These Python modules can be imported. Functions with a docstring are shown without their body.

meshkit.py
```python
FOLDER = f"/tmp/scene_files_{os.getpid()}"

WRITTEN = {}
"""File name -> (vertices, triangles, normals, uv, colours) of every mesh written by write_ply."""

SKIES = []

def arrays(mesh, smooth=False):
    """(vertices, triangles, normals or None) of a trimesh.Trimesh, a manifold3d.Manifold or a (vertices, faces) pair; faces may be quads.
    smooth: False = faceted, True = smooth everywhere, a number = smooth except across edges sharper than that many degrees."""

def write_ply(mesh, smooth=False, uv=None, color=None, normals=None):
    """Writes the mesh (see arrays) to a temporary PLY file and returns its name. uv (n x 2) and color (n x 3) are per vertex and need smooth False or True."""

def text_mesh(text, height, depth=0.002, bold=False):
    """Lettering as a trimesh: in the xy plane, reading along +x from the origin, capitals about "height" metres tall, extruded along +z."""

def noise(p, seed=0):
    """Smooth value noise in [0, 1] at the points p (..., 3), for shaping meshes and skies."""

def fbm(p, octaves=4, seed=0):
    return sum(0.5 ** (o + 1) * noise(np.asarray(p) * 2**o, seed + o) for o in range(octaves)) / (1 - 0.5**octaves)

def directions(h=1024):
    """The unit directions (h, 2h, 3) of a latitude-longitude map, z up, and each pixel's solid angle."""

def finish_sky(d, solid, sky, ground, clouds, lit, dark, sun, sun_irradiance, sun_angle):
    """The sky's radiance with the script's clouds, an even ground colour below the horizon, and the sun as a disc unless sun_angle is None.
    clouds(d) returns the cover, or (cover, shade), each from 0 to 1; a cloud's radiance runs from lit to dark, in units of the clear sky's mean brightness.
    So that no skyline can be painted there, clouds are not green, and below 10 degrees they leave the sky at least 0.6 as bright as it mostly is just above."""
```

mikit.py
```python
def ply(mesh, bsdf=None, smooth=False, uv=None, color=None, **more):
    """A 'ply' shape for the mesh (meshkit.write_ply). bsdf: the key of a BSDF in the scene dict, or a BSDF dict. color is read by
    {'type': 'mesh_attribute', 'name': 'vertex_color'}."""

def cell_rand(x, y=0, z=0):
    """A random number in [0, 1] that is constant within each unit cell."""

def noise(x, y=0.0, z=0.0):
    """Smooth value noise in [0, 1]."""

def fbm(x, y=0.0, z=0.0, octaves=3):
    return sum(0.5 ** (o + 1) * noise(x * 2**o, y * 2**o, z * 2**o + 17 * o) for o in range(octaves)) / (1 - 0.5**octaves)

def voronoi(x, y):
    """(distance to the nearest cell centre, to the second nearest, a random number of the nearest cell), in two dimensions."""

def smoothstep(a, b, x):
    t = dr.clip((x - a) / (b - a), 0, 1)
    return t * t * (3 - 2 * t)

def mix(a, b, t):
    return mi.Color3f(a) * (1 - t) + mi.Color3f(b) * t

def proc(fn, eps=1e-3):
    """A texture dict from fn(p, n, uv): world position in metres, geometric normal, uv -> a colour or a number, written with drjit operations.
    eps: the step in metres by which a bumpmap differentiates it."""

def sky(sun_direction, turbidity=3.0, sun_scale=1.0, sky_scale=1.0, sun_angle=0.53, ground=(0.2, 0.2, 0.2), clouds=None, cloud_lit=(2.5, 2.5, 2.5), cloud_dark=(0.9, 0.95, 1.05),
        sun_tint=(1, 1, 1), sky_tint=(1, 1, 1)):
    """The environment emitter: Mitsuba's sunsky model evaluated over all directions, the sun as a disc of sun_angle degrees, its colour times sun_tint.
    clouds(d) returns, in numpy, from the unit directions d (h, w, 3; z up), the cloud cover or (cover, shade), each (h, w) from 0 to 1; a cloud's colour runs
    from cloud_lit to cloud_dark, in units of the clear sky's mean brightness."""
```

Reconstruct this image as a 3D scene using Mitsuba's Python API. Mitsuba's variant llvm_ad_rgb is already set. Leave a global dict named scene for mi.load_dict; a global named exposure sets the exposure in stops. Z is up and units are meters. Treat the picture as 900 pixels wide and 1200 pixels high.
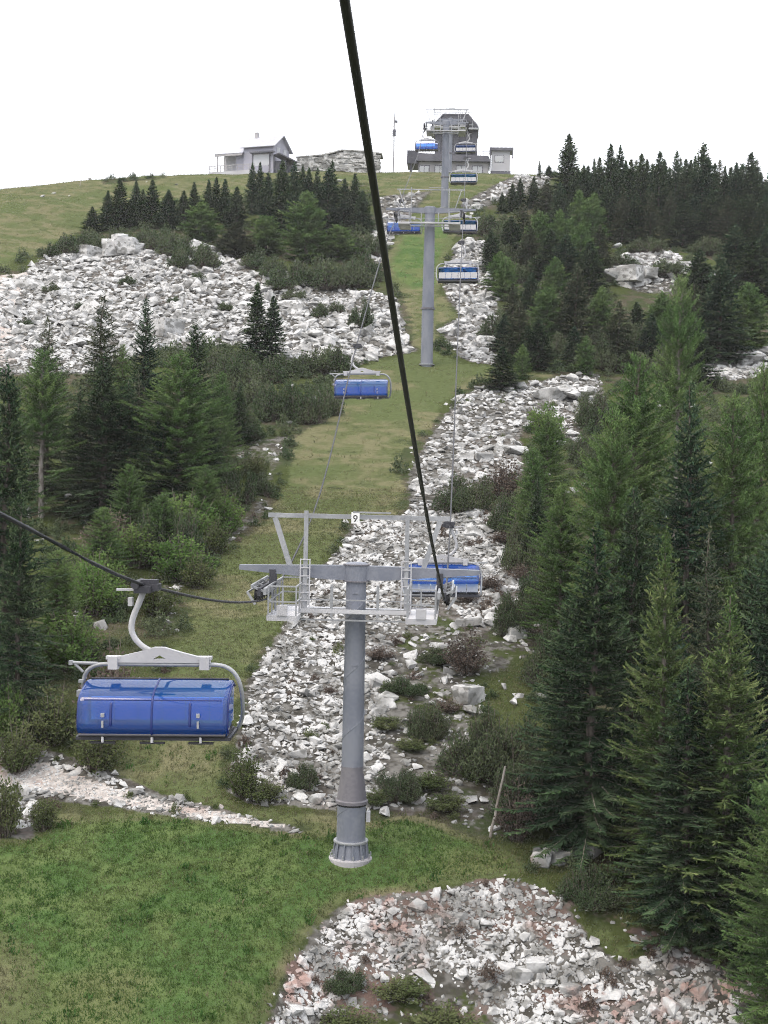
import math, numpy as np, trimesh, mitsuba as mi, drjit as dr, mikit, meshkit
from scipy.interpolate import LinearNDInterpolator
from shapely.geometry import Polygon, Point
import shapely

# ---------------------------------------------------------------- camera, sky, exposure
T = mi.ScalarTransform4f
exposure = 2.8
CAM = np.array([0, 0, 14.0])
PITCH, ROLL = -math.atan(60 / 1800), math.radians(1.2)
_f = np.array([0, math.cos(PITCH), math.sin(PITCH)])
_u = np.array([0, -math.sin(PITCH), math.cos(PITCH)]) * math.cos(ROLL) - np.array([1.0, 0, 0]) * math.sin(ROLL)
scene, labels = {'type': 'scene'}, {}
def rgb_(*c): return {'type': 'rgb', 'value': list(c)}
scene['air'] = {'type': 'homogeneous', 'albedo': rgb_(0.95, 0.95, 0.96), 'sigma_t': 0.00016}      # thin damp air
scene['camera'] = {'type': 'perspective', 'fov': math.degrees(2 * math.atan(450 / 1800)), 'fov_axis': 'x', 'near_clip': 0.3, 'far_clip': 5000.0,
                   'medium': {'type': 'ref', 'id': 'air'},
                   'to_world': T().look_at(origin=CAM.tolist(), target=(CAM + _f * 10).tolist(), up=_u.tolist())}
def overcast(d):
    """full cover; like any overcast sky two to three times brighter overhead than at the horizon, with soft thicker patches"""
    n = meshkit.fbm(d * 2.6 + 4.0, 3, 2)
    return 1.0, np.clip(1 - np.clip(d[..., 2], 0, 1) ** 0.8 + (n - 0.5) * 0.5, 0, 1)
scene['sky'] = mikit.sky((-0.45, -0.35, 0.82), turbidity=3, sun_scale=0.16, sun_angle=26, clouds=overcast, cloud_lit=(3.45, 3.5, 3.68), cloud_dark=(1.72, 1.76, 1.86))

# ---------------------------------------------------------------- terrain
def softplus(x, k): return k * np.logaddexp(0, x / k)
def sstep(a, b, x):
    t = np.clip((x - a) / (b - a), 0, 1)
    return t * t * (3 - 2 * t)
def line_x(Y): return -0.9 + 0.051 * (np.asarray(Y, float) - 52.3)      # centre line of the lift
CAP_X, CAP_Z = [-400, -110, -73, -60, -46, -35, -15, -4, 12, 26, 45, 71, 110, 400], [46, 54, 57.5, 60.6, 63.6, 65.2, 66.5, 66.8, 67.6, 67.4, 66, 63, 60, 55]
def H(X, Y):
    X, Y = np.asarray(X, float), np.asarray(Y, float)
    z = 0.37 + 0.249 * (Y - 52.3) + 0.097 * softplus(Y - 141, 5.0) - 0.034 * softplus(Y - 222, 6.0)
    z = z - 0.17 * softplus(-Y - 20, 8.0)
    off = np.abs(X - line_x(Y))
    side = sstep(7, 22, off)
    p = np.stack([X, Y, 0 * X], -1)
    near = sstep(62, 90, Y)
    z = z + (meshkit.fbm(p / 17.0 + 7.3, 3, 3) - 0.5) * (0.5 + 2.6 * side) * (0.35 + 0.65 * near) + (meshkit.fbm(p / 3.3 + 3.1, 2, 5) - 0.5) * (0.10 + 0.42 * side)
    # the bank of rubble below the grass shelf of the first tower
    edge = np.interp(X, [-6, -3, -1.5, 4, 8, 20], [47.0, 48.3, 50.3, 51.4, 50.6, 49.5])
    z = z - 0.34 * sstep(-5, -1.5, X) * (softplus(edge - Y, 0.35) - softplus(edge - Y - 9, 1.0))
    # the shelf itself is a little flatter, with a low bank behind the trail
    z = z + 0.55 * sstep(-2.0, -9.0, X) * (sstep(57, 61, Y) - sstep(61, 84, Y))
    cap = np.interp(X, CAP_X, CAP_Z) + 0.10 * (Y - 290) - 0.0006 * np.maximum(Y - 300, 0) ** 2 * (Y < 700) + (meshkit.fbm(p / 14.0 + 1.7, 3, 9) - 0.5) * 0.9
    cap = np.where(Y >= 700, cap[...] * 0 + np.interp(X, CAP_X, CAP_Z) - 55 - 0.12 * (Y - 700), cap)
    return z - softplus(z - cap, 1.4)
# == end terrain ==

# ---------------------------------------------------------------- where things stand (metres)
COVER = [('M', [(-63.1, 220.9), (-58.3, 230.6), (-51.8, 235.9), (-45.3, 242.6), (-37.3, 247.3), (-30.3, 263.5), (-22.7, 259.4), (-20.2, 231.5), (-29.1, 226.7), (-37.9, 223.0), (-41.4, 204.1), (-43.3, 188.2), (-44.8, 177.8), (-49.1, 172.0)]),
    ('M', [(-5.6, 263.5), (-2.7, 268.9), (10.3, 260.9), (25.1, 273.1), (25.2, 251.3), (19.1, 243.8), (11.5, 226.0), (7.7, 222.4), (5.2, 222.4), (-2.3, 235.1)]),
    ('S', [(-2.3, 231.7), (6.2, 239.6), (4.0, 221.6), (1.3, 206.3), (-0.4, 189.1), (-0.9, 175.4), (-2.1, 188.8)]),
    ('S', [(9.6, 223.4), (20.5, 261.5), (28.8, 272.6), (24.4, 242.3), (18.3, 233.5), (12.6, 221.8)]),
    ('M', [(5.4, 228.8), (10.2, 222.8), (11.1, 217.3), (8.2, 201.5), (5.8, 181.1), (5.9, 170.2), (7.7, 164.2), (7.9, 156.8), (5.7, 156.5), (4.1, 143.8), (2.1, 148.6), (2.1, 161.5), (0.6, 175.6), (-0.2, 185.9), (1.7, 206.3)]),
    ('G', [(5.1, 218.0), (8.5, 210.7), (5.6, 181.1), (5.7, 174.1), (2.8, 172.6), (0.6, 177.2), (0.2, 186.5), (1.9, 202.6)]),
    ('S', [(-45.7, 166.6), (-42.3, 175.6), (-41.5, 189.2), (-36.7, 197.3), (-27.8, 196.3), (-22.7, 194.6), (-15.4, 178.1), (-9.3, 175.4), (-3.4, 171.4), (-0.5, 169.7), (1.0, 167.9), (2.1, 148.6), (3.3, 146.3), (-1.9, 141.2), (-4.0, 135.2), (-8.7, 137.6), (-14.6, 147.7), (-21.9, 144.2), (-25.0, 131.3), (-30.9, 133.3), (-37.0, 135.2)]),
    ('P', [(-47.3, 172.4), (-43.7, 176.5), (-41.6, 178.4), (-39.8, 166.1), (-36.5, 149.6), (-32.3, 141.1), (-37.5, 137.2)]),
    ('S', [(6.2, 181.1), (9.8, 200.8), (13.0, 198.4), (12.5, 174.4), (9.9, 141.1), (7.2, 142.6), (5.0, 155.8), (7.6, 160.4), (6.3, 170.2)]),
    ('M', [(-3.7, 136.7), (-1.1, 142.4), (3.7, 146.8), (7.5, 142.6), (10.3, 141.1), (15.0, 141.4), (14.9, 136.7), (8.0, 134.8), (5.5, 128.3), (3.8, 118.9), (1.5, 109.9), (1.0, 104.8), (1.6, 98.6), (0.8, 93.8), (-2.1, 92.9), (-2.6, 86.6), (-4.2, 78.7), (-4.8, 74.0), (-5.4, 70.7), (-5.8, 66.7), (-5.6, 62.6), (-5.9, 59.9), (-5.8, 56.8), (-4.5, 55.9), (-1.3, 55.0), (1.8, 55.3), (4.4, 53.5), (5.2, 52.0), (4.2, 51.2), (1.1, 50.5), (-1.3, 49.7), (-2.3, 47.8), (-2.8, 46.0), (-3.1, 43.7), (-4.5, 42.5), (-6.0, 42.4), (-7.4, 42.2), (-8.9, 42.2), (-10.3, 42.1), (-11.8, 42.1), (-12.6, 45.1), (-13.7, 48.7), (-14.9, 52.9), (-13.3, 53.8), (-11.7, 54.7), (-8.7, 55.0), (-10.8, 58.1), (-9.9, 60.4), (-9.4, 65.9), (-9.3, 71.9), (-10.1, 77.9), (-9.1, 84.5), (-7.5, 89.9), (-6.9, 99.1), (-7.0, 112.9), (-4.5, 119.5), (-3.7, 125.8)]),
    ('G', [(-14.5, 51.5), (-12.8, 52.9), (-11.0, 54.2), (-9.2, 54.5), (-7.4, 54.8), (-5.3, 54.4), (-3.3, 53.9), (-1.3, 53.5), (0.9, 55.1), (3.5, 53.5), (4.6, 52.0), (2.9, 51.4), (1.1, 50.6), (-1.3, 49.9), (-2.4, 47.8), (-2.9, 46.0), (-3.4, 43.6), (-4.7, 42.4), (-6.1, 42.4), (-7.5, 42.2), (-9.0, 42.2), (-10.3, 46.0), (-13.7, 49.0)]),
    ('S', [(1.6, 104.3), (3.9, 117.8), (5.6, 127.1), (8.1, 133.4), (12.9, 135.5), (19.4, 140.8), (18.4, 130.1), (15.6, 123.4), (14.4, 112.9), (12.5, 119.8), (10.5, 118.7), (9.3, 103.4), (6.1, 100.6), (4.5, 94.4), (1.6, 93.5)]),
    ('S', [(-2.3, 87.5), (-1.9, 92.2), (1.6, 94.0), (4.7, 94.6), (7.9, 95.2), (8.6, 80.8), (7.0, 72.2), (4.4, 68.8), (3.6, 62.6), (2.5, 59.3), (1.1, 55.6), (-1.3, 55.7), (-4.8, 56.0), (-5.6, 56.9), (-5.7, 60.7), (-5.8, 66.7), (-4.7, 74.5), (-3.5, 83.2)]),
    ('T', [(1.0, 76.4), (3.2, 79.1), (4.7, 74.2), (8.6, 80.8), (8.6, 72.2), (4.3, 67.9), (3.9, 61.0), (5.0, 56.8), (5.4, 53.8), (3.6, 53.8), (1.8, 55.6), (-0.1, 55.4), (0.2, 60.8), (-0.2, 67.6)]),
    ('S', [(-1.5, 49.3), (-0.9, 49.9), (0.8, 50.3), (2.5, 50.8), (4.3, 51.4), (5.7, 50.8), (7.3, 49.9), (8.8, 49.0), (11.0, 47.8), (11.9, 46.9), (11.2, 45.1), (9.6, 45.1), (8.0, 45.1), (6.4, 45.2), (4.7, 45.2), (3.1, 45.2), (1.4, 45.1), (-0.2, 44.9), (-1.8, 44.6), (-3.3, 43.1), (-2.8, 46.0), (-2.1, 48.1)]),
    ('T', [(1.1, 47.8), (3.2, 47.5), (4.2, 45.2), (2.4, 45.1), (0.7, 45.1), (-1.0, 44.9), (-2.6, 43.9), (-1.5, 46.1), (-0.2, 47.2)]),
    ('M', [(6.4, 49.9), (7.2, 49.6), (8.8, 48.2), (7.8, 47.9), (6.9, 48.8)]),
    ('S', [(-16.3, 60.4), (-14.2, 60.1), (-10.5, 58.3), (-7.7, 56.5), (-4.1, 54.8), (-2.5, 54.2), (-2.8, 53.8), (-4.9, 54.4), (-6.8, 54.8), (-8.7, 55.3), (-11.0, 55.7), (-12.3, 55.9), (-12.0, 53.2), (-14.4, 53.2), (-15.4, 56.9)]),
    ('P', [(-16.1, 59.5), (-14.1, 59.3), (-10.7, 57.5), (-7.6, 55.9), (-4.1, 54.7), (-3.0, 54.2), (-5.0, 54.5), (-6.8, 55.0), (-8.8, 55.6), (-11.1, 56.2), (-12.8, 56.8), (-15.4, 56.9)]),
    ('T', [(-11.2, 110.3), (-6.8, 115.0), (-6.8, 105.1), (-6.9, 94.3), (-7.9, 89.5), (-9.1, 84.5), (-10.1, 77.9), (-9.3, 72.5), (-10.7, 71.9), (-12.0, 79.0), (-10.1, 86.9), (-8.4, 94.1), (-8.2, 105.1), (-11.3, 107.8)]),
    ('S', [(23.9, 180.5), (33.1, 197.6), (36.1, 190.0), (32.1, 173.3), (27.5, 174.8)]),
    ('S', [(29.6, 145.9), (35.9, 152.2), (38.0, 150.4), (35.0, 141.2), (29.0, 138.8)])]
# species, x, y, height, width, name, label, category, group
TREES = [
    ('talllarch_near', 16.76, 88.45, 15.76, 4.67, 'larch_tree', 'tall grey green larch just right of the white outcrop', 'larch', None),
    ('bluespruce', 31.29, 145.45, 10.57, 4.53, 'spruce_tree', 'thin dark spruce right of the tall larch, below the skyline trees', 'spruce', None),
    ('larch', 35.08, 150.1, 6.75, 4.17, 'larch_tree', 'light green larch near the right edge above the white ledge', 'larch', None),
    ('larch_near', 11.6, 71.35, 14.4, 5.35, 'larch_tree', 'broad bright green larch in the middle of the right hand wood', 'larch', None),
    ('bluespruce_near', 13.03, 65.8, 14.24, 4.57, 'spruce_tree', 'dark blue green spruce between two light larches on the right', 'spruce', None),
    ('larch_near', 15.29, 67.45, 13.3, 4.5, 'larch_tree', 'light green larch with a rounded top at the right, below the white ledge', 'larch', None),
    ('larch_near', 17.84, 72.85, 13.74, 3.64, 'larch_tree', 'light green larch at the right edge beside the white ledge', 'larch', None),
    ('larch_near', 8.39, 72.25, 8.04, 3.21, 'larch_tree', 'slim bright green larch at the left edge of the right hand wood', 'larch', None),
    ('larch_near', 10.13, 68.2, 12.52, 4.17, 'larch_tree', 'dull green larch just left below the broad bright larch', 'larch', None),
    ('spruce_near', 8.38, 83.95, 5.26, 2.05, 'spruce_tree', 'small black green spruce beside the rubble right of the climbing chair', 'spruce', None),
    ('spruce_near', 7.43, 53.5, 11.57, 5.05, 'spruce_tree', 'large dark spruce left of the yellowish spruce, its skirt above the white boulders', 'spruce', None),
    ('spruce_near', 9.42, 57.7, 11.87, 4.17, 'spruce_tree', 'dark spruce rising behind the large dark one and the yellowish one', 'spruce', None),
    ('youngspruce_near', 9.42, 51.1, 12.04, 3.69, 'spruce_tree', 'yellowish green spruce with a pointed pale leader in the lower right wood', 'spruce', None),
    ('youngspruce_near', 11.14, 48.85, 11.34, 4.48, 'spruce_tree', 'fresh green spruce with a forked top right of the yellowish spruce', 'spruce', None),
    ('spruce_near', 9.9, 49.0, 8.86, 4.49, 'spruce_tree', 'very dark spruce low in the lower right wood, below the yellowish spruce', 'spruce', None),
    ('bluespruce_near', 13.63, 53.35, 13.09, 4.15, 'spruce_tree', 'blackish spruce filling the right edge behind the fresh green one', 'spruce', None),
    ('grey_near', 11.57, 54.4, 11.26, 2.72, 'spruce_tree', 'brownish half bare spruce between the yellowish and the fresh green spruce', 'spruce', None),
    ('larch_near', 12.16, 44.95, 9.48, 3.75, 'larch_tree', 'yellow green larch at the lower right edge, drooping over the gravel', 'larch', None),
    ('spruce_near', 11.66, 48.25, 5.9, 3.22, 'spruce_tree', 'dark spruce half hidden behind the drooping larch at the lower right edge', 'spruce', None),
    ('bluespruce_near', 6.75, 55.45, 8.39, 3.39, 'spruce_tree', 'dark spruce at the left foot of the right hand wood', 'spruce', None),
    ('spruce_near', 13.33, 55.75, 9.94, 4.03, 'spruce_tree', 'dark spruce in the shade behind the forked fresh green spruce', 'spruce', None),
    ('larch_near', 9.87, 93.4, 6.71, 3.11, 'larch_tree', 'short bright larch on the rubble edge right of the upper grass', 'larch', None),
    ('larch_near', 8.34, 86.65, 6.22, 2.31, 'larch_tree', 'short bright larch just above the small black green spruce', 'larch', None),
    ('spruce_near', -15.88, 64.45, 14.07, 5.01, 'spruce_tree', 'tall black green spruce cut by the left edge', 'spruce', None),
    ('talllarch_near', -20.4, 91.3, 10.16, 4.97, 'larch_tree', 'light green larch with a long bare pale trunk at the left', 'larch', None),
    ('grey_near', -21.43, 97.3, 11.52, 4.32, 'spruce_tree', 'grey spruce standing behind the larch with the bare trunk', 'spruce', None),
    ('spruce_near', -16.82, 91.75, 9.85, 5.91, 'spruce_tree', 'black spruce with layered boughs right of the bare trunked larch', 'spruce', None),
    ('grey_near', -18.87, 102.1, 12.51, 4.76, 'spruce_tree', 'thin topped grey green spruce behind the black layered spruce', 'spruce', None),
    ('bluespruce_near', -15.99, 101.8, 12.02, 4.19, 'spruce_tree', 'slender grey spruce in front of the white rubble on the left', 'spruce', None),
    ('larch_near', -18.96, 110.65, 7.33, 1.84, 'larch_tree', 'narrow bright larch just right of the black layered spruce', 'larch', None),
    ('larch_near', -12.35, 91.9, 10.25, 6.13, 'larch_tree', 'broad light green larch on the left side', 'larch', None),
    ('spruce_near', -12.38, 99.25, 10.8, 4.96, 'spruce_tree', 'dark spruce with a sharp tip behind the broad larch on the left', 'spruce', None),
    ('larch_near', -10.9, 101.8, 7.2, 2.49, 'larch_tree', 'small light larch at the right end of the left hand wood', 'larch', None),
    ('bluespruce_near', -13.29, 91.3, 7.18, 4.06, 'spruce_tree', 'dark green spruce low in front of the broad larch on the left', 'spruce', None),
    ('spruce_near', -11.09, 96.7, 6.15, 3.01, 'spruce_tree', 'dark spruce at the edge of the left wood next to the dwarf pines', 'spruce', None),
    ('spruce_near', -14.36, 60.55, 10.1, 3.03, 'spruce_tree', 'dark spruce at the lower left edge behind the nearest chair', 'spruce', None),
    ('grey_near', -15.3, 94.9, 8.39, 2.43, 'spruce_tree', 'grey spruce squeezed between the black layered spruce and the broad larch', 'spruce', None),
    ('spruce_near', -18.47, 92.8, 7.62, 2.78, 'spruce_tree', 'dark spruce between the bare trunked larch and the black layered spruce', 'spruce', None),
    ('bluespruce_near', -15.37, 92.2, 8.37, 3.59, 'spruce_tree', 'blue green spruce just right of the black layered spruce', 'spruce', None),
    ('spruce_near', -23.3, 96.1, 7.88, 3.2, 'spruce_tree', 'dark spruce behind the left edge spruce', 'spruce', None),
    ('spruce_near', -10.53, 110.5, 4.49, 2.46, 'spruce_tree', 'short dark spruce rising from the dwarf pine thicket on the left', 'spruce', None),
    ('spruce', -11.74, 137.95, 7.42, 2.61, 'spruce_tree', 'small dark spruce standing in the left rubble field, left one of a pair', 'spruce', None),
    ('spruce', -10.3, 138.1, 6.39, 2.3, 'spruce_tree', 'small dark spruce standing in the left rubble field, right one of a pair', 'spruce', None),
    ('spruce', 9.89, 132.25, 3.78, 2.79, 'spruce_tree', 'round little conifer at the right corner of the grass by the second tower', 'conifer', None),
    ('larch', 12.01, 136.6, 3.16, 1.52, 'larch_tree', 'tiny green larch just right of the round little conifer', 'larch', None),
    ('larch', 12.24, 170.65, 4.77, 3.41, 'larch_tree', 'bright green young larch beside the chair with white backrests', 'larch', None),
    ('larch', 21.49, 155.5, 4.95, 2.25, 'larch_tree', 'bright green sapling below the white outcrop on the right', 'larch', None),
    ('larch', 17.9, 138.85, 3.66, 1.7, 'larch_tree', 'bright green sapling on the right above the white ledges', 'larch', None),
    ('larch', 15.58, 151.45, 5.56, 3.87, 'larch_tree', 'green larch right of the small white outcrop in the right wood', 'larch', None),
    ('grey', 18.28, 150.1, 8.02, 4.17, 'spruce_tree', 'grey half bare spruce in the middle of the right slope', 'spruce', None),
    ('grey', 12.23, 143.05, 5.75, 3.66, 'spruce_tree', 'grey brown spruce at the left border of the right slope', 'spruce', None),
    ('spruce', 13.75, 140.65, 4.64, 3.13, 'spruce_tree', 'dark spruce above the little lawn on the right slope', 'spruce', None),
    ('grey', 21.34, 142.45, 6.41, 3.64, 'spruce_tree', 'grey brown spruce right of the bright sapling', 'spruce', None),
    ('larch', -15.15, 188.65, 4.85, 4.4, 'larch_tree', 'bright green cone shaped larch at the front of the stand below the house', 'larch', None),
    ('larch', -10.02, 184.6, 8.29, 5.74, 'larch_tree', 'tallest green larch at the front of the stand below the stone building', 'larch', None),
    ('larch', -24.23, 198.7, 4.99, 4.86, 'larch_tree', 'green larch in the middle of the left ridge stand', 'larch', None),
    ('larch', -6.31, 186.4, 4.3, 4.35, 'larch_tree', 'dull green larch at the right end of the left ridge stand', 'larch', None),
    ('grey', -18.77, 187.3, 4.32, 4.99, 'larch_tree', 'grey green larch left of the bright cone shaped one', 'larch', None),
    ('spruce', 26.17, 228.55, 10.52, 4.32, 'spruce_tree', 'tallest dark spruce on the right skyline, broad and pointed', 'spruce', None),
    ('spruce', 25.03, 261.1, 3.0, 0.73, 'spruce_tree', 'tiny lone spruce tip on the skyline right of the white cabin', 'spruce', None),
    ('spruce', 26.57, 260.65, 2.14, 1.59, 'spruce_tree', 'tiny dark spruce on the skyline left of the tallest one', 'spruce', None),
    ('grey', 37.11, 205.3, 6.06, 2.51, 'spruce_tree', 'spruce with a pale bare trunk below the right skyline', 'spruce', None),
    ('leafy', -11.31, 86.8, 3.6, 5.3, 'bush', 'bright green bush on the left above the grass edge', 'bush', None),
    ('leafy', -9.28, 89.05, 2.96, 3.46, 'bush', 'bright green bush at the right end of the left bushes', 'bush', None),
    ('leafy', -13.29, 82.75, 2.95, 4.14, 'bush', 'bright green bush behind the rope of the nearest chair', 'bush', None),
    ('leafy', -14.7, 78.55, 2.93, 3.49, 'bush', 'bright green bush left of the hanger of the nearest chair', 'bush', None),
    ('leafy', -10.47, 80.65, 3.05, 4.03, 'bush', 'dark green bush right of the hanger of the nearest chair', 'bush', None),
    ('leafy', -13.71, 67.15, 3.15, 4.1, 'bush', 'wide green bush at the left, above the nearest chair', 'bush', None),
    ('leafy', -14.09, 74.95, 3.33, 3.75, 'bush', 'green bush on the left between the rope and the nearest chair', 'bush', None),
    ('larch_near', -14.32, 86.05, 4.76, 2.39, 'larch_tree', 'bright larch sapling at the back of the left bushes', 'larch', None),
    ('larch_near', -14.66, 80.2, 3.99, 2.5, 'larch_tree', 'bright larch sapling left of the hanger of the nearest chair', 'larch', None),
    ('larch_near', -12.0, 83.35, 3.93, 2.59, 'larch_tree', 'bright larch sapling among the left bushes', 'larch', None),
    ('larch_near', -14.59, 68.8, 4.95, 2.68, 'larch_tree', 'green larch sapling at the left above the nearest chair', 'larch', None),
    ('larch_near', -10.33, 88.75, 4.16, 2.47, 'larch_tree', 'bright larch sapling at the right end of the left bushes', 'larch', None),
    ('leafy', -14.51, 59.8, 2.97, 2.33, 'bush', 'green bush at the left edge beside the nearest chair', 'bush', None),
    ('olive', -12.8, 59.95, 2.67, 3.0, 'bush', 'olive bush left below the nearest chair', 'bush', None),
    ('olive', -10.84, 58.15, 2.71, 2.58, 'bush', 'olive bush under the left half of the nearest chair', 'bush', None),
    ('olive', -13.77, 58.15, 2.38, 2.58, 'bush', 'olive bush just above the white gravel trail', 'bush', None),
    ('olive', -13.08, 53.35, 3.01, 1.6, 'bush', 'dark bush at the left edge below the gravel trail', 'bush', None),
    ('olive', -11.81, 53.8, 1.67, 1.37, 'bush', 'small olive bush at the lower end of the gravel trail', 'bush', None),
    ('heath', -14.86, 84.25, 2.81, 4.21, 'bush', 'purplish brown bush below the black layered spruce', 'bush', None),
    ('heath', -10.64, 60.55, 4.04, 3.03, 'bush', 'brown bush directly behind the nearest chair', 'bush', None),
    ('heath', 3.8, 68.8, 2.47, 2.68, 'bush', 'reddish brown dead bush right of the nearest tower head', 'bush', None),
    ('heath', 7.61, 98.05, 3.26, 3.27, 'bush', 'purplish bush on the rubble beside the climbing chair', 'bush', None),
    ('finepine', 4.5, 59.05, 2.72, 3.94, 'shrub', 'big dark shrub in the rubble right of the nearest tower', 'shrub', None),
    ('finepine', 5.51, 55.45, 2.46, 3.39, 'shrub', 'dark shrub at the foot of the large dark spruce', 'shrub', None),
    ('finepine', 3.84, 59.05, 1.78, 1.97, 'shrub', 'dark shrub left of the leaning stake', 'shrub', None),
    ('heath', 4.94, 53.8, 2.4, 1.79, 'bush', 'reddish brown brushwood behind the leaning stake', 'bush', None),
    ('finepine', -2.83, 57.4, 1.13, 1.28, 'shrub', 'small dark shrub in the rubble left of the nearest tower foot', 'shrub', None),
    ('olive', -4.99, 56.5, 2.36, 1.88, 'bush', 'olive shrub at the left corner of the rubble beside the nearest tower', 'bush', None),
    ('olive', -4.18, 56.2, 1.08, 1.87, 'bush', 'low olive shrub at the bottom of the rubble by the nearest tower', 'bush', None),
    ('finepine', 0.86, 56.8, 1.12, 2.08, 'shrub', 'dark shrub right behind the foot of the nearest tower', 'shrub', None),
    ('finepine', 1.93, 62.05, 1.57, 2.07, 'shrub', 'low shrub among boulders right of the nearest tower', 'shrub', None),
    ('finepine', 5.03, 95.35, 2.62, 3.71, 'shrub', 'dark green shrub left of the purplish bush', 'shrub', None),
    ('leafy', 11.89, 113.8, 4.07, 3.54, 'bush', 'bright green bush on the right above the short larches', 'bush', None),
    ('olive', 0.84, 46.6, 0.8, 2.07, 'shrub', 'low olive shrub growing in the lowest rubble', 'shrub', None),
    ('finepine', -0.87, 46.75, 0.72, 1.3, 'shrub', 'small shrub at the left of the lowest rubble', 'shrub', None),
    ('olive', 2.12, 45.55, 1.13, 2.78, 'bush', 'olive shrub at the bottom edge among the lowest stones', 'bush', None),
    ('olive', -0.69, 45.25, 1.08, 2.26, 'bush', 'olive shrub at the bottom edge beside the grass', 'bush', None),
    ('finepine', 7.02, 50.2, 1.33, 2.23, 'shrub', 'low dark shrub below the white boulders at the right', 'shrub', None),
    ('finepine', -11.54, 83.35, 3.24, 3.7, 'shrub', 'dark shrub behind the bright bushes on the left', 'shrub', None),
    ('spruce', -39.4, 204.4, 3.45, 2.27, 'spruce_tree', 'dark spruce of the left ridge stand, leftmost there', 'spruce', 'spruces of the left ridge stand'),
    ('bluespruce', -37.67, 206.05, 5.17, 2.29, 'spruce_tree', 'dark spruce of the left ridge stand, second from left there', 'spruce', 'spruces of the left ridge stand'),
    ('spruce', -36.19, 206.65, 6.69, 2.98, 'spruce_tree', 'dark spruce of the left ridge stand, third from left there', 'spruce', 'spruces of the left ridge stand'),
    ('spruce', -34.8, 207.25, 3.86, 2.3, 'spruce_tree', 'dark spruce of the left ridge stand, fourth from left there', 'spruce', 'spruces of the left ridge stand'),
    ('bluespruce', -34.9, 211.9, 5.55, 2.0, 'spruce_tree', 'dark spruce of the left ridge stand, fifth from left there', 'spruce', 'spruces of the left ridge stand'),
    ('spruce', -33.54, 209.35, 4.8, 2.09, 'spruce_tree', 'dark spruce of the left ridge stand, sixth from left there', 'spruce', 'spruces of the left ridge stand'),
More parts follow.
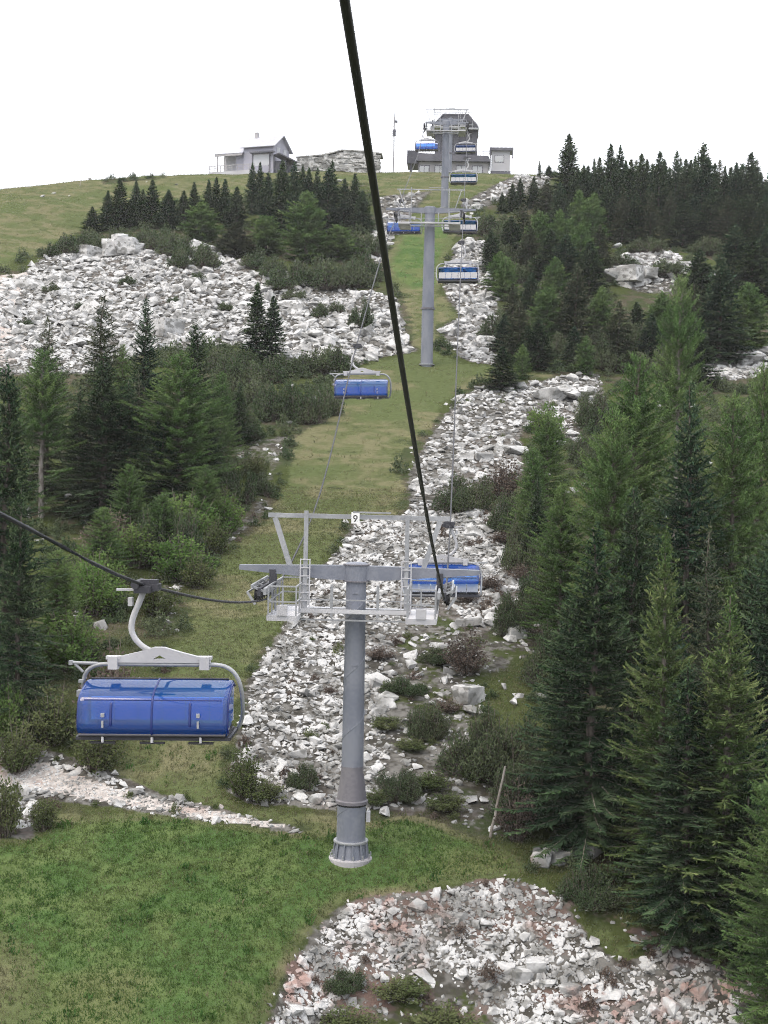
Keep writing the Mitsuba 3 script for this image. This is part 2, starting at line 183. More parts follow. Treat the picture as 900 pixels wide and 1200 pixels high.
    ('spruce', -31.96, 207.4, 6.48, 2.77, 'spruce_tree', 'dark spruce of the left ridge stand, seventh from left there', 'spruce', 'spruces of the left ridge stand'),
    ('bluespruce', -29.48, 205.3, 5.28, 2.97, 'spruce_tree', 'dark spruce of the left ridge stand, eighth from left there', 'spruce', 'spruces of the left ridge stand'),
    ('spruce', -27.83, 208.15, 4.54, 2.31, 'spruce_tree', 'dark spruce of the left ridge stand, ninth from left there', 'spruce', 'spruces of the left ridge stand'),
    ('spruce', -26.41, 207.85, 5.68, 2.08, 'spruce_tree', 'dark spruce of the left ridge stand, tenth from left there', 'spruce', 'spruces of the left ridge stand'),
    ('bluespruce', -24.66, 209.5, 5.6, 1.86, 'spruce_tree', 'dark spruce of the left ridge stand, rightmost there', 'spruce', 'spruces of the left ridge stand'),
    ('spruce', -23.61, 209.35, 5.96, 1.98, 'spruce_tree', 'dark spruce in front of the stone building, leftmost in its row', 'spruce', 'spruces below the terrace'),
    ('bluespruce', -22.41, 209.05, 5.92, 2.09, 'spruce_tree', 'dark spruce in front of the stone building, second from left in its row', 'spruce', 'spruces below the terrace'),
    ('spruce', -20.53, 206.5, 5.41, 2.98, 'spruce_tree', 'dark spruce in front of the stone building, third from left in its row', 'spruce', 'spruces below the terrace'),
    ('bluespruce', -19.16, 213.7, 7.01, 2.02, 'spruce_tree', 'dark spruce in front of the stone building, fourth from left in its row', 'spruce', 'spruces below the terrace'),
    ('spruce', -18.11, 213.85, 7.13, 1.9, 'spruce_tree', 'dark spruce in front of the stone building, fifth from left in its row', 'spruce', 'spruces below the terrace'),
    ('bluespruce', -16.38, 205.9, 7.32, 2.75, 'spruce_tree', 'dark spruce in front of the stone building, sixth from left in its row', 'spruce', 'spruces below the terrace'),
    ('spruce', -14.31, 204.1, 9.27, 3.4, 'spruce_tree', 'dark spruce in front of the stone building, seventh from left in its row', 'spruce', 'spruces below the terrace'),
    ('bluespruce', -12.61, 202.45, 9.54, 3.37, 'spruce_tree', 'dark spruce in front of the stone building, eighth from left in its row', 'spruce', 'spruces below the terrace'),
    ('spruce', -11.93, 209.35, 7.56, 2.09, 'spruce_tree', 'dark spruce in front of the stone building, ninth from left in its row', 'spruce', 'spruces below the terrace'),
    ('bluespruce', -11.09, 208.9, 7.44, 2.32, 'spruce_tree', 'dark spruce in front of the stone building, tenth from left in its row', 'spruce', 'spruces below the terrace'),
    ('spruce', -9.92, 208.6, 7.51, 2.09, 'spruce_tree', 'dark spruce in front of the stone building, eleventh from left in its row', 'spruce', 'spruces below the terrace'),
    ('bluespruce', -8.23, 204.4, 8.51, 3.86, 'spruce_tree', 'dark spruce in front of the stone building, twelfth from left in its row', 'spruce', 'spruces below the terrace'),
    ('spruce', -7.89, 207.1, 9.07, 2.3, 'spruce_tree', 'dark spruce in front of the stone building, thirteenth from left in its row', 'spruce', 'spruces below the terrace'),
    ('bluespruce', -6.17, 206.95, 6.57, 2.53, 'spruce_tree', 'dark spruce in front of the stone building, fourteenth from left in its row', 'spruce', 'spruces below the terrace'),
    ('spruce', -4.8, 206.95, 7.25, 2.3, 'spruce_tree', 'dark spruce in front of the stone building, fifteenth from left in its row', 'spruce', 'spruces below the terrace'),
    ('bluespruce', -3.7, 203.95, 5.59, 2.72, 'spruce_tree', 'dark spruce in front of the stone building, rightmost in its row', 'spruce', 'spruces below the terrace'),
    ('spruce', 27.24, 218.65, 6.96, 2.43, 'spruce_tree', 'dark spruce on the right skyline, leftmost past the tallest', 'spruce', 'skyline spruces on the right'),
    ('bluespruce', 28.88, 220.15, 7.65, 1.71, 'spruce_tree', 'dark spruce on the right skyline, second from left past the tallest', 'spruce', 'skyline spruces on the right'),
    ('spruce', 29.3, 217.75, 8.26, 2.42, 'spruce_tree', 'dark spruce on the right skyline, third from left past the tallest', 'spruce', 'skyline spruces on the right'),
    ('spruce', 30.62, 215.95, 10.46, 3.12, 'spruce_tree', 'dark spruce on the right skyline, fourth from left past the tallest', 'spruce', 'skyline spruces on the right'),
    ('bluespruce', 32.23, 218.05, 9.81, 2.67, 'spruce_tree', 'dark spruce on the right skyline, fifth from left past the tallest', 'spruce', 'skyline spruces on the right'),
    ('spruce', 33.28, 214.6, 8.5, 2.86, 'spruce_tree', 'dark spruce on the right skyline, sixth from left past the tallest', 'spruce', 'skyline spruces on the right'),
    ('spruce', 34.35, 212.35, 9.74, 3.3, 'spruce_tree', 'dark spruce on the right skyline, seventh from left past the tallest', 'spruce', 'skyline spruces on the right'),
    ('bluespruce', 36.69, 217.3, 7.82, 2.41, 'spruce_tree', 'dark spruce on the right skyline, eighth from left past the tallest', 'spruce', 'skyline spruces on the right'),
    ('spruce', 36.38, 209.8, 10.25, 3.5, 'spruce_tree', 'dark spruce on the right skyline, ninth from left past the tallest', 'spruce', 'skyline spruces on the right'),
    ('spruce', 38.25, 212.5, 7.91, 2.36, 'spruce_tree', 'dark spruce on the right skyline, tenth from left past the tallest', 'spruce', 'skyline spruces on the right'),
    ('bluespruce', 39.59, 214.75, 9.69, 2.39, 'spruce_tree', 'dark spruce on the right skyline, eleventh from left past the tallest', 'spruce', 'skyline spruces on the right'),
    ('spruce', 40.42, 212.2, 8.98, 2.83, 'spruce_tree', 'dark spruce on the right skyline, twelfth from left past the tallest', 'spruce', 'skyline spruces on the right'),
    ('spruce', 42.05, 214.0, 9.07, 2.14, 'spruce_tree', 'dark spruce on the right skyline, thirteenth from left past the tallest', 'spruce', 'skyline spruces on the right'),
    ('bluespruce', 42.3, 209.8, 11.59, 4.2, 'spruce_tree', 'dark spruce on the right skyline, fourteenth from left past the tallest', 'spruce', 'skyline spruces on the right'),
    ('spruce', 44.8, 214.15, 8.03, 2.38, 'spruce_tree', 'dark spruce on the right skyline, fifteenth from left past the tallest', 'spruce', 'skyline spruces on the right'),
    ('spruce', 45.61, 211.3, 7.88, 2.11, 'spruce_tree', 'dark spruce on the right skyline, sixteenth from left past the tallest', 'spruce', 'skyline spruces on the right'),
    ('bluespruce', 46.78, 209.65, 8.97, 3.03, 'spruce_tree', 'dark spruce on the right skyline, seventeenth from left past the tallest', 'spruce', 'skyline spruces on the right'),
    ('spruce', 48.71, 209.5, 10.29, 4.19, 'spruce_tree', 'dark spruce on the right skyline, eighteenth from left past the tallest', 'spruce', 'skyline spruces on the right'),
    ('spruce', 50.56, 211.45, 7.67, 2.35, 'spruce_tree', 'dark spruce on the right skyline, nineteenth from left past the tallest', 'spruce', 'skyline spruces on the right'),
    ('bluespruce', 51.6, 209.95, 8.84, 2.57, 'spruce_tree', 'dark spruce on the right skyline, rightmost past the tallest', 'spruce', 'skyline spruces on the right'),
    ('bluespruce', 22.83, 208.75, 6.41, 3.02, 'spruce_tree', 'spruce in the second row below the right skyline, leftmost', 'spruce', 'second row of spruces on the right'),
    ('larch', 24.48, 200.2, 6.58, 3.11, 'spruce_tree', 'spruce in the second row below the right skyline, second from left', 'spruce', 'second row of spruces on the right'),
    ('larch', 25.59, 194.95, 7.05, 3.68, 'spruce_tree', 'spruce in the second row below the right skyline, third from left', 'spruce', 'second row of spruces on the right'),
    ('spruce', 28.45, 201.7, 7.28, 3.36, 'spruce_tree', 'spruce in the second row below the right skyline, fourth from left', 'spruce', 'second row of spruces on the right'),
    ('grey', 30.08, 199.9, 7.43, 2.89, 'spruce_tree', 'spruce in the second row below the right skyline, fifth from left', 'spruce', 'second row of spruces on the right'),
    ('spruce', 31.76, 199.3, 6.56, 3.32, 'spruce_tree', 'spruce in the second row below the right skyline, sixth from left', 'spruce', 'second row of spruces on the right'),
    ('grey', 33.51, 198.55, 6.97, 3.31, 'spruce_tree', 'spruce in the second row below the right skyline, seventh from left', 'spruce', 'second row of spruces on the right'),
    ('spruce', 37.85, 199.45, 6.33, 3.77, 'spruce_tree', 'spruce in the second row below the right skyline, eighth from left', 'spruce', 'second row of spruces on the right'),
    ('bluespruce', 39.63, 201.85, 6.52, 2.92, 'spruce_tree', 'spruce in the second row below the right skyline, ninth from left', 'spruce', 'second row of spruces on the right'),
    ('spruce', 41.4, 199.6, 7.0, 3.77, 'spruce_tree', 'spruce in the second row below the right skyline, tenth from left', 'spruce', 'second row of spruces on the right'),
    ('grey', 43.19, 197.65, 6.94, 3.95, 'spruce_tree', 'spruce in the second row below the right skyline, eleventh from left', 'spruce', 'second row of spruces on the right'),
    ('spruce', 44.94, 195.7, 7.5, 4.35, 'spruce_tree', 'spruce in the second row below the right skyline, twelfth from left', 'spruce', 'second row of spruces on the right'),
    ('bluespruce', 47.15, 194.5, 7.68, 4.32, 'spruce_tree', 'spruce in the second row below the right skyline, rightmost', 'spruce', 'second row of spruces on the right'),
    ('spruce', 14.93, 190.6, 5.01, 3.6, 'spruce_tree', 'spruce on the upper right slope, leftmost of the front ones', 'spruce', 'front spruces on the right slope'),
    ('grey', 16.85, 196.15, 5.8, 3.27, 'spruce_tree', 'spruce on the upper right slope, second from left of the front ones', 'spruce', 'front spruces on the right slope'),
    ('grey', 16.53, 182.2, 5.57, 3.64, 'spruce_tree', 'spruce on the upper right slope, third from left of the front ones', 'spruce', 'front spruces on the right slope'),
    ('larch', 18.08, 185.95, 6.52, 3.51, 'spruce_tree', 'spruce on the upper right slope, fourth from left of the front ones', 'spruce', 'front spruces on the right slope'),
    ('spruce', 18.53, 176.95, 5.99, 3.93, 'spruce_tree', 'spruce on the upper right slope, fifth from left of the front ones', 'spruce', 'front spruces on the right slope'),
    ('larch', 20.25, 184.15, 6.77, 3.48, 'spruce_tree', 'spruce on the upper right slope, sixth from left of the front ones', 'spruce', 'front spruces on the right slope'),
    ('bluespruce', 19.87, 173.95, 6.3, 4.06, 'spruce_tree', 'spruce on the upper right slope, seventh from left of the front ones', 'spruce', 'front spruces on the right slope'),
    ('larch', 21.89, 176.5, 6.55, 3.92, 'spruce_tree', 'spruce on the upper right slope, eighth from left of the front ones', 'spruce', 'front spruces on the right slope'),
    ('spruce', 22.08, 170.05, 6.51, 3.78, 'spruce_tree', 'spruce on the upper right slope, ninth from left of the front ones', 'spruce', 'front spruces on the right slope'),
    ('grey', 24.33, 178.75, 5.89, 3.57, 'spruce_tree', 'spruce on the upper right slope, rightmost of the front ones', 'spruce', 'front spruces on the right slope'),
    ('spruce', 15.82, 219.25, 3.11, 1.46, 'spruce_tree', 'small dark spruce below the station gravel, leftmost of its row', 'spruce', 'small trees by the upper gravel'),
    ('spruce', 17.39, 220.9, 4.11, 1.96, 'spruce_tree', 'small dark spruce below the station gravel, second from left of its row', 'spruce', 'small trees by the upper gravel'),
    ('spruce', 18.7, 223.45, 4.52, 1.99, 'spruce_tree', 'small dark spruce below the station gravel, third from left of its row', 'spruce', 'small trees by the upper gravel'),
    ('spruce', 20.78, 224.65, 4.67, 2.25, 'spruce_tree', 'small dark spruce below the station gravel, fourth from left of its row', 'spruce', 'small trees by the upper gravel'),
    ('grey', 21.94, 217.45, 5.24, 3.38, 'spruce_tree', 'small dark spruce below the station gravel, rightmost of its row', 'spruce', 'small trees by the upper gravel'),
    ('spruce', 26.86, 222.55, 5.93, 2.72, 'spruce_tree', 'dark spruce tip in the rear rank of the right skyline, leftmost', 'spruce', 'rear spruces on the right skyline'),
    ('bluespruce', 28.42, 223.3, 6.23, 2.73, 'spruce_tree', 'dark spruce tip in the rear rank of the right skyline, second from left', 'spruce', 'rear spruces on the right skyline'),
    ('grey', 30.25, 221.35, 5.86, 2.71, 'spruce_tree', 'dark spruce tip in the rear rank of the right skyline, third from left', 'spruce', 'rear spruces on the right skyline'),
    ('spruce', 31.9, 220.9, 7.41, 2.95, 'spruce_tree', 'dark spruce tip in the rear rank of the right skyline, fourth from left', 'spruce', 'rear spruces on the right skyline'),
    ('bluespruce', 33.49, 220.9, 7.1, 2.7, 'spruce_tree', 'dark spruce tip in the rear rank of the right skyline, fifth from left', 'spruce', 'rear spruces on the right skyline'),
    ('grey', 34.86, 220.3, 7.47, 2.94, 'spruce_tree', 'dark spruce tip in the rear rank of the right skyline, sixth from left', 'spruce', 'rear spruces on the right skyline'),
    ('spruce', 36.32, 219.55, 7.74, 2.93, 'spruce_tree', 'dark spruce tip in the rear rank of the right skyline, seventh from left', 'spruce', 'rear spruces on the right skyline'),
    ('bluespruce', 38.85, 220.15, 7.76, 2.94, 'spruce_tree', 'dark spruce tip in the rear rank of the right skyline, eighth from left', 'spruce', 'rear spruces on the right skyline'),
    ('grey', 41.27, 220.75, 7.99, 2.94, 'spruce_tree', 'dark spruce tip in the rear rank of the right skyline, ninth from left', 'spruce', 'rear spruces on the right skyline'),
    ('spruce', 42.71, 220.6, 7.71, 2.94, 'spruce_tree', 'dark spruce tip in the rear rank of the right skyline, tenth from left', 'spruce', 'rear spruces on the right skyline'),
    ('bluespruce', 44.63, 218.05, 8.31, 3.15, 'spruce_tree', 'dark spruce tip in the rear rank of the right skyline, eleventh from left', 'spruce', 'rear spruces on the right skyline'),
    ('grey', 46.15, 217.3, 7.88, 2.9, 'spruce_tree', 'dark spruce tip in the rear rank of the right skyline, twelfth from left', 'spruce', 'rear spruces on the right skyline'),
    ('spruce', 47.46, 216.1, 7.03, 2.88, 'spruce_tree', 'dark spruce tip in the rear rank of the right skyline, thirteenth from left', 'spruce', 'rear spruces on the right skyline'),
    ('bluespruce', 49.11, 216.55, 7.6, 3.13, 'spruce_tree', 'dark spruce tip in the rear rank of the right skyline, fourteenth from left', 'spruce', 'rear spruces on the right skyline'),
    ('grey', 51.22, 216.85, 8.38, 3.13, 'spruce_tree', 'dark spruce tip in the rear rank of the right skyline, fifteenth from left', 'spruce', 'rear spruces on the right skyline'),
    ('spruce', 52.47, 216.55, 5.71, 3.13, 'spruce_tree', 'dark spruce tip in the rear rank of the right skyline, rightmost', 'spruce', 'rear spruces on the right skyline'),
    ('spruce', 11.98, 181.9, 4.97, 2.63, 'spruce_tree', 'young tree among scrub on the right slope, leftmost there', 'spruce', 'young trees on the right slope'),
    ('bluespruce', 11.11, 147.4, 3.74, 2.29, 'spruce_tree', 'young tree among scrub on the right slope, second from left there', 'spruce', 'young trees on the right slope'),
    ('larch', 12.73, 168.25, 4.78, 2.62, 'spruce_tree', 'young tree among scrub on the right slope, third from left there', 'spruce', 'young trees on the right slope'),
    ('grey', 12.6, 156.4, 4.71, 2.61, 'spruce_tree', 'young tree among scrub on the right slope, fourth from left there', 'spruce', 'young trees on the right slope'),
    ('spruce', 12.87, 141.25, 3.9, 2.2, 'spruce_tree', 'young tree among scrub on the right slope, fifth from left there', 'spruce', 'young trees on the right slope'),
    ('bluespruce', 15.07, 163.0, 4.48, 2.72, 'spruce_tree', 'young tree among scrub on the right slope, sixth from left there', 'spruce', 'young trees on the right slope'),
    ('larch', 18.18, 168.7, 4.82, 2.81, 'spruce_tree', 'young tree among scrub on the right slope, seventh from left there', 'spruce', 'young trees on the right slope'),
    ('grey', 17.2, 154.9, 4.42, 2.58, 'spruce_tree', 'young tree among scrub on the right slope, eighth from left there', 'spruce', 'young trees on the right slope'),
    ('spruce', 19.16, 162.4, 4.47, 2.71, 'spruce_tree', 'young tree among scrub on the right slope, ninth from left there', 'spruce', 'young trees on the right slope'),
    ('bluespruce', 17.23, 142.45, 3.74, 2.06, 'spruce_tree', 'young tree among scrub on the right slope, tenth from left there', 'spruce', 'young trees on the right slope'),
    ('larch', 21.14, 155.5, 3.91, 2.42, 'spruce_tree', 'young tree among scrub on the right slope, eleventh from left there', 'spruce', 'young trees on the right slope'),
    ('grey', 20.81, 143.2, 4.42, 2.55, 'spruce_tree', 'young tree among scrub on the right slope, twelfth from left there', 'spruce', 'young trees on the right slope'),
    ('spruce', 24.37, 151.3, 4.3, 2.86, 'spruce_tree', 'young tree among scrub on the right slope, thirteenth from left there', 'spruce', 'young trees on the right slope'),
    ('bluespruce', 24.37, 142.6, 5.17, 3.01, 'spruce_tree', 'young tree among scrub on the right slope, fourteenth from left there', 'spruce', 'young trees on the right slope'),
    ('larch', 27.19, 153.1, 5.04, 3.06, 'spruce_tree', 'young tree among scrub on the right slope, fifteenth from left there', 'spruce', 'young trees on the right slope'),
    ('grey', 29.88, 150.7, 6.64, 3.35, 'spruce_tree', 'young tree among scrub on the right slope, sixteenth from left there', 'spruce', 'young trees on the right slope'),
    ('spruce', 27.64, 137.8, 5.45, 3.37, 'spruce_tree', 'young tree among scrub on the right slope, seventeenth from left there', 'spruce', 'young trees on the right slope'),
    ('bluespruce', 30.71, 147.4, 5.51, 3.28, 'spruce_tree', 'young tree among scrub on the right slope, rightmost there', 'spruce', 'young trees on the right slope'),
    ('olive', -0.09, 56.2, 0.74, 1.44, 'shrub', 'low dark brush among boulders right of the nearest tower, leftmost there', 'shrub', 'brush between the boulders'),
    ('heath', -0.02, 70.45, 0.74, 1.96, 'shrub', 'low dark brush among boulders right of the nearest tower, second from left there', 'shrub', 'brush between the boulders'),
    ('olive', 0.36, 62.8, 0.8, 1.74, 'shrub', 'low dark brush among boulders right of the nearest tower, third from left there', 'shrub', 'brush between the boulders'),
    ('finepine', 1.06, 66.55, 0.8, 2.07, 'shrub', 'low dark brush among boulders right of the nearest tower, fourth from left there', 'shrub', 'brush between the boulders'),
    ('olive', 1.29, 60.85, 0.61, 1.69, 'shrub', 'low dark brush among boulders right of the nearest tower, fifth from left there', 'shrub', 'brush between the boulders'),
    ('olive', 1.99, 57.55, 0.82, 1.92, 'shrub', 'low dark brush among boulders right of the nearest tower, sixth from left there', 'shrub', 'brush between the boulders'),
    ('finepine', 2.73, 70.15, 0.84, 1.95, 'shrub', 'low dark brush among boulders right of the nearest tower, seventh from left there', 'shrub', 'brush between the boulders'),
    ('heath', 2.88, 64.6, 0.79, 1.65, 'shrub', 'low dark brush among boulders right of the nearest tower, eighth from left there', 'shrub', 'brush between the boulders'),
    ('olive', 2.57, 55.9, 0.88, 1.86, 'shrub', 'low dark brush among boulders right of the nearest tower, ninth from left there', 'shrub', 'brush between the boulders'),
    ('finepine', 3.19, 59.2, 0.7, 1.84, 'shrub', 'low dark brush among boulders right of the nearest tower, tenth from left there', 'shrub', 'brush between the boulders'),
    ('heath', 4.38, 78.4, 0.79, 1.74, 'shrub', 'low dark brush among boulders right of the nearest tower, eleventh from left there', 'shrub', 'brush between the boulders'),
    ('heath', 5.69, 80.5, 0.99, 2.06, 'shrub', 'low dark brush among boulders right of the nearest tower, twelfth from left there', 'shrub', 'brush between the boulders'),
    ('heath', 6.95, 88.75, 0.91, 2.47, 'shrub', 'low dark brush among boulders right of the nearest tower, thirteenth from left there', 'shrub', 'brush between the boulders'),
    ('heath', 6.16, 76.45, 0.83, 2.38, 'shrub', 'low dark brush among boulders right of the nearest tower, fourteenth from left there', 'shrub', 'brush between the boulders'),
    ('heath', 7.48, 82.15, 1.11, 2.28, 'shrub', 'low dark brush among boulders right of the nearest tower, fifteenth from left there', 'shrub', 'brush between the boulders'),
    ('heath', 7.88, 73.15, 1.15, 2.28, 'shrub', 'low dark brush among boulders right of the nearest tower, rightmost there', 'shrub', 'brush between the boulders'),
    ('spruce', 32.97, 164.05, 7.39, 4.56, 'spruce_tree', 'dark spruce at the far right between the outcrops, leftmost of four', 'spruce', 'trees above the right ledge'),
    ('bluespruce', 38.44, 171.7, 8.29, 4.77, 'spruce_tree', 'dark spruce at the far right between the outcrops, second from left of four', 'spruce', 'trees above the right ledge'),
    ('spruce', 39.52, 168.1, 7.76, 4.67, 'spruce_tree', 'dark spruce at the far right between the outcrops, third from left of four', 'spruce', 'trees above the right ledge'),
    ('bluespruce', 42.16, 172.15, 8.51, 4.21, 'spruce_tree', 'dark spruce at the far right between the outcrops, rightmost of four', 'spruce', 'trees above the right ledge'),
    ('pine', -41.27, 187.45, 1.73, 3.54, 'shrub', 'dark dwarf pine along the upper rim of the rubble, leftmost there', 'dwarf pine', 'dwarf pines at the top of the left rubble'),
    ('pine', -39.16, 189.25, 2.69, 4.21, 'shrub', 'dark dwarf pine along the upper rim of the rubble, second from left there', 'dwarf pine', 'dwarf pines at the top of the left rubble'),
    ('pine', -37.27, 191.35, 3.15, 4.68, 'shrub', 'dark dwarf pine along the upper rim of the rubble, third from left there', 'dwarf pine', 'dwarf pines at the top of the left rubble'),
    ('pine', -34.92, 192.4, 3.13, 4.28, 'shrub', 'dark dwarf pine along the upper rim of the rubble, fourth from left there', 'dwarf pine', 'dwarf pines at the top of the left rubble'),
    ('pine', -30.63, 193.45, 2.97, 5.37, 'shrub', 'dark dwarf pine along the upper rim of the rubble, fifth from left there', 'dwarf pine', 'dwarf pines at the top of the left rubble'),
    ('pine', -28.06, 190.6, 3.11, 4.87, 'shrub', 'dark dwarf pine along the upper rim of the rubble, sixth from left there', 'dwarf pine', 'dwarf pines at the top of the left rubble'),
    ('pine', -25.99, 187.15, 3.07, 5.2, 'shrub', 'dark dwarf pine along the upper rim of the rubble, seventh from left there', 'dwarf pine', 'dwarf pines at the top of the left rubble'),
    ('pine', -24.04, 180.4, 2.54, 4.01, 'shrub', 'dark dwarf pine along the upper rim of the rubble, eighth from left there', 'dwarf pine', 'dwarf pines at the top of the left rubble'),
    ('pine', -24.0, 185.35, 2.64, 4.94, 'shrub', 'dark dwarf pine along the upper rim of the rubble, ninth from left there', 'dwarf pine', 'dwarf pines at the top of the left rubble'),
    ('pine', -21.51, 180.1, 3.14, 4.4, 'shrub', 'dark dwarf pine along the upper rim of the rubble, rightmost there', 'dwarf pine', 'dwarf pines at the top of the left rubble'),
    ('pine', -15.48, 179.5, 1.78, 4.39, 'shrub', 'dwarf pine at the foot of the ridge stand, leftmost there', 'dwarf pine', 'dwarf pines under the ridge stand'),
    ('pine', -13.0, 175.75, 2.48, 4.88, 'shrub', 'dwarf pine at the foot of the ridge stand, second from left there', 'dwarf pine', 'dwarf pines under the ridge stand'),
    ('pine', -11.89, 171.4, 2.05, 4.76, 'shrub', 'dwarf pine at the foot of the ridge stand, third from left there', 'dwarf pine', 'dwarf pines under the ridge stand'),
    ('pine', -10.56, 172.75, 3.21, 5.76, 'shrub', 'dwarf pine at the foot of the ridge stand, fourth from left there', 'dwarf pine', 'dwarf pines under the ridge stand'),
    ('pine', -8.65, 174.55, 3.42, 5.82, 'shrub', 'dwarf pine at the foot of the ridge stand, fifth from left there', 'dwarf pine', 'dwarf pines under the ridge stand'),
    ('pine', -6.43, 172.15, 3.77, 6.12, 'shrub', 'dwarf pine at the foot of the ridge stand, sixth from left there', 'dwarf pine', 'dwarf pines under the ridge stand'),
    ('pine', -4.35, 172.9, 3.6, 5.76, 'shrub', 'dwarf pine at the foot of the ridge stand, seventh from left there', 'dwarf pine', 'dwarf pines under the ridge stand'),
    ('pine', -4.67, 190.45, 3.13, 4.66, 'shrub', 'dwarf pine at the foot of the ridge stand, eighth from left there', 'dwarf pine', 'dwarf pines under the ridge stand'),
    ('pine', -2.68, 175.45, 3.83, 4.48, 'shrub', 'dwarf pine at the foot of the ridge stand, ninth from left there', 'dwarf pine', 'dwarf pines under the ridge stand'),
    ('pine', -2.22, 188.8, 3.29, 4.2, 'shrub', 'dwarf pine at the foot of the ridge stand, rightmost there', 'dwarf pine', 'dwarf pines under the ridge stand'),
    ('pine', -14.53, 134.2, 2.66, 3.73, 'shrub', 'dwarf pine in the thicket below the left rubble, leftmost', 'dwarf pine', 'dwarf pines below the left rubble'),
    ('pine', -12.72, 120.4, 2.65, 3.34, 'shrub', 'dwarf pine in the thicket below the left rubble, second from left', 'dwarf pine', 'dwarf pines below the left rubble'),
    ('pine', -12.7, 129.4, 2.84, 3.88, 'shrub', 'dwarf pine in the thicket below the left rubble, third from left', 'dwarf pine', 'dwarf pines below the left rubble'),
    ('pine', -10.8, 113.2, 2.59, 3.77, 'shrub', 'dwarf pine in the thicket below the left rubble, fourth from left', 'dwarf pine', 'dwarf pines below the left rubble'),
    ('pine', -12.14, 135.7, 2.06, 3.32, 'shrub', 'dwarf pine in the thicket below the left rubble, fifth from left', 'dwarf pine', 'dwarf pines below the left rubble'),
    ('pine', -9.55, 111.85, 1.48, 3.11, 'shrub', 'dwarf pine in the thicket below the left rubble, sixth from left', 'dwarf pine', 'dwarf pines below the left rubble'),
    ('pine', -10.43, 123.25, 2.17, 3.42, 'shrub', 'dwarf pine in the thicket below the left rubble, seventh from left', 'dwarf pine', 'dwarf pines below the left rubble'),
    ('pine', -10.3, 131.65, 2.61, 3.95, 'shrub', 'dwarf pine in the thicket below the left rubble, eighth from left', 'dwarf pine', 'dwarf pines below the left rubble'),
    ('pine', -8.79, 118.0, 2.87, 3.67, 'shrub', 'dwarf pine in the thicket below the left rubble, ninth from left', 'dwarf pine', 'dwarf pines below the left rubble'),
    ('pine', -8.94, 135.25, 2.21, 3.76, 'shrub', 'dwarf pine in the thicket below the left rubble, tenth from left', 'dwarf pine', 'dwarf pines below the left rubble'),
    ('pine', -7.41, 118.9, 2.95, 3.7, 'shrub', 'dwarf pine in the thicket below the left rubble, eleventh from left', 'dwarf pine', 'dwarf pines below the left rubble'),
    ('pine', -7.79, 136.0, 1.8, 3.48, 'shrub', 'dwarf pine in the thicket below the left rubble, twelfth from left', 'dwarf pine', 'dwarf pines below the left rubble'),
    ('pine', -5.88, 117.55, 2.97, 3.66, 'shrub', 'dwarf pine in the thicket below the left rubble, thirteenth from left', 'dwarf pine', 'dwarf pines below the left rubble'),
    ('pine', -6.18, 136.9, 2.42, 4.56, 'shrub', 'dwarf pine in the thicket below the left rubble, fourteenth from left', 'dwarf pine', 'dwarf pines below the left rubble'),
    ('pine', -4.69, 120.1, 2.63, 2.94, 'shrub', 'dwarf pine in the thicket below the left rubble, fifteenth from left', 'dwarf pine', 'dwarf pines below the left rubble'),
    ('pine', -4.7, 137.95, 2.4, 4.14, 'shrub', 'dwarf pine in the thicket below the left rubble, rightmost', 'dwarf pine', 'dwarf pines below the left rubble'),
    ('pine', -35.84, 152.5, 0.82, 1.86, 'shrub', 'small dark shrub in the rubble near the rope, leftmost', 'dwarf pine', 'shrubs in the left rubble'),
    ('pine', -36.97, 169.0, 1.11, 2.25, 'shrub', 'small dark shrub in the rubble near the rope, second from left', 'dwarf pine', 'shrubs in the left rubble'),
    ('pine', -32.59, 162.25, 0.88, 1.98, 'shrub', 'small dark shrub in the rubble near the rope, third from left', 'dwarf pine', 'shrubs in the left rubble'),
    ('pine', -29.25, 173.05, 1.11, 2.5, 'shrub', 'small dark shrub in the rubble near the rope, fourth from left', 'dwarf pine', 'shrubs in the left rubble'),
    ('pine', -22.85, 165.1, 0.99, 1.83, 'shrub', 'small dark shrub in the rubble near the rope, fifth from left', 'dwarf pine', 'shrubs in the left rubble'),
    ('pine', -21.61, 174.7, 1.13, 2.52, 'shrub', 'small dark shrub in the rubble near the rope, sixth from left', 'dwarf pine', 'shrubs in the left rubble'),
    ('pine', -17.58, 164.65, 1.06, 2.38, 'shrub', 'small dark shrub in the rubble near the rope, seventh from left', 'dwarf pine', 'shrubs in the left rubble'),
    ('pine', -10.22, 167.65, 1.45, 3.17, 'shrub', 'small dark shrub in the rubble near the rope, eighth from left', 'dwarf pine', 'shrubs in the left rubble'),
    ('pine', -6.94, 159.25, 1.73, 2.3, 'shrub', 'small dark shrub in the rubble near the rope, ninth from left', 'dwarf pine', 'shrubs in the left rubble'),
    ('pine', -5.26, 161.5, 1.24, 2.33, 'shrub', 'small dark shrub in the rubble near the rope, tenth from left', 'dwarf pine', 'shrubs in the left rubble'),
    ('pine', -3.13, 154.9, 2.02, 2.24, 'shrub', 'small dark shrub in the rubble near the rope, eleventh from left', 'dwarf pine', 'shrubs in the left rubble'),
    ('pine', -2.53, 154.9, 3.3, 2.41, 'shrub', 'small dark shrub in the rubble near the rope, rightmost', 'dwarf pine', 'shrubs in the left rubble'),
    ('olive', -11.17, 74.95, 2.5, 2.91, 'shrub', 'dark shrub on the stony strip left of the grass, leftmost', 'shrub', 'shrubs under the left spruces'),
    ('olive', -9.56, 79.45, 2.17, 2.21, 'shrub', 'dark shrub on the stony strip left of the grass, second from left', 'shrub', 'shrubs under the left spruces'),
    ('olive', -9.44, 85.3, 2.34, 2.65, 'shrub', 'dark shrub on the stony strip left of the grass, third from left', 'shrub', 'shrubs under the left spruces'),
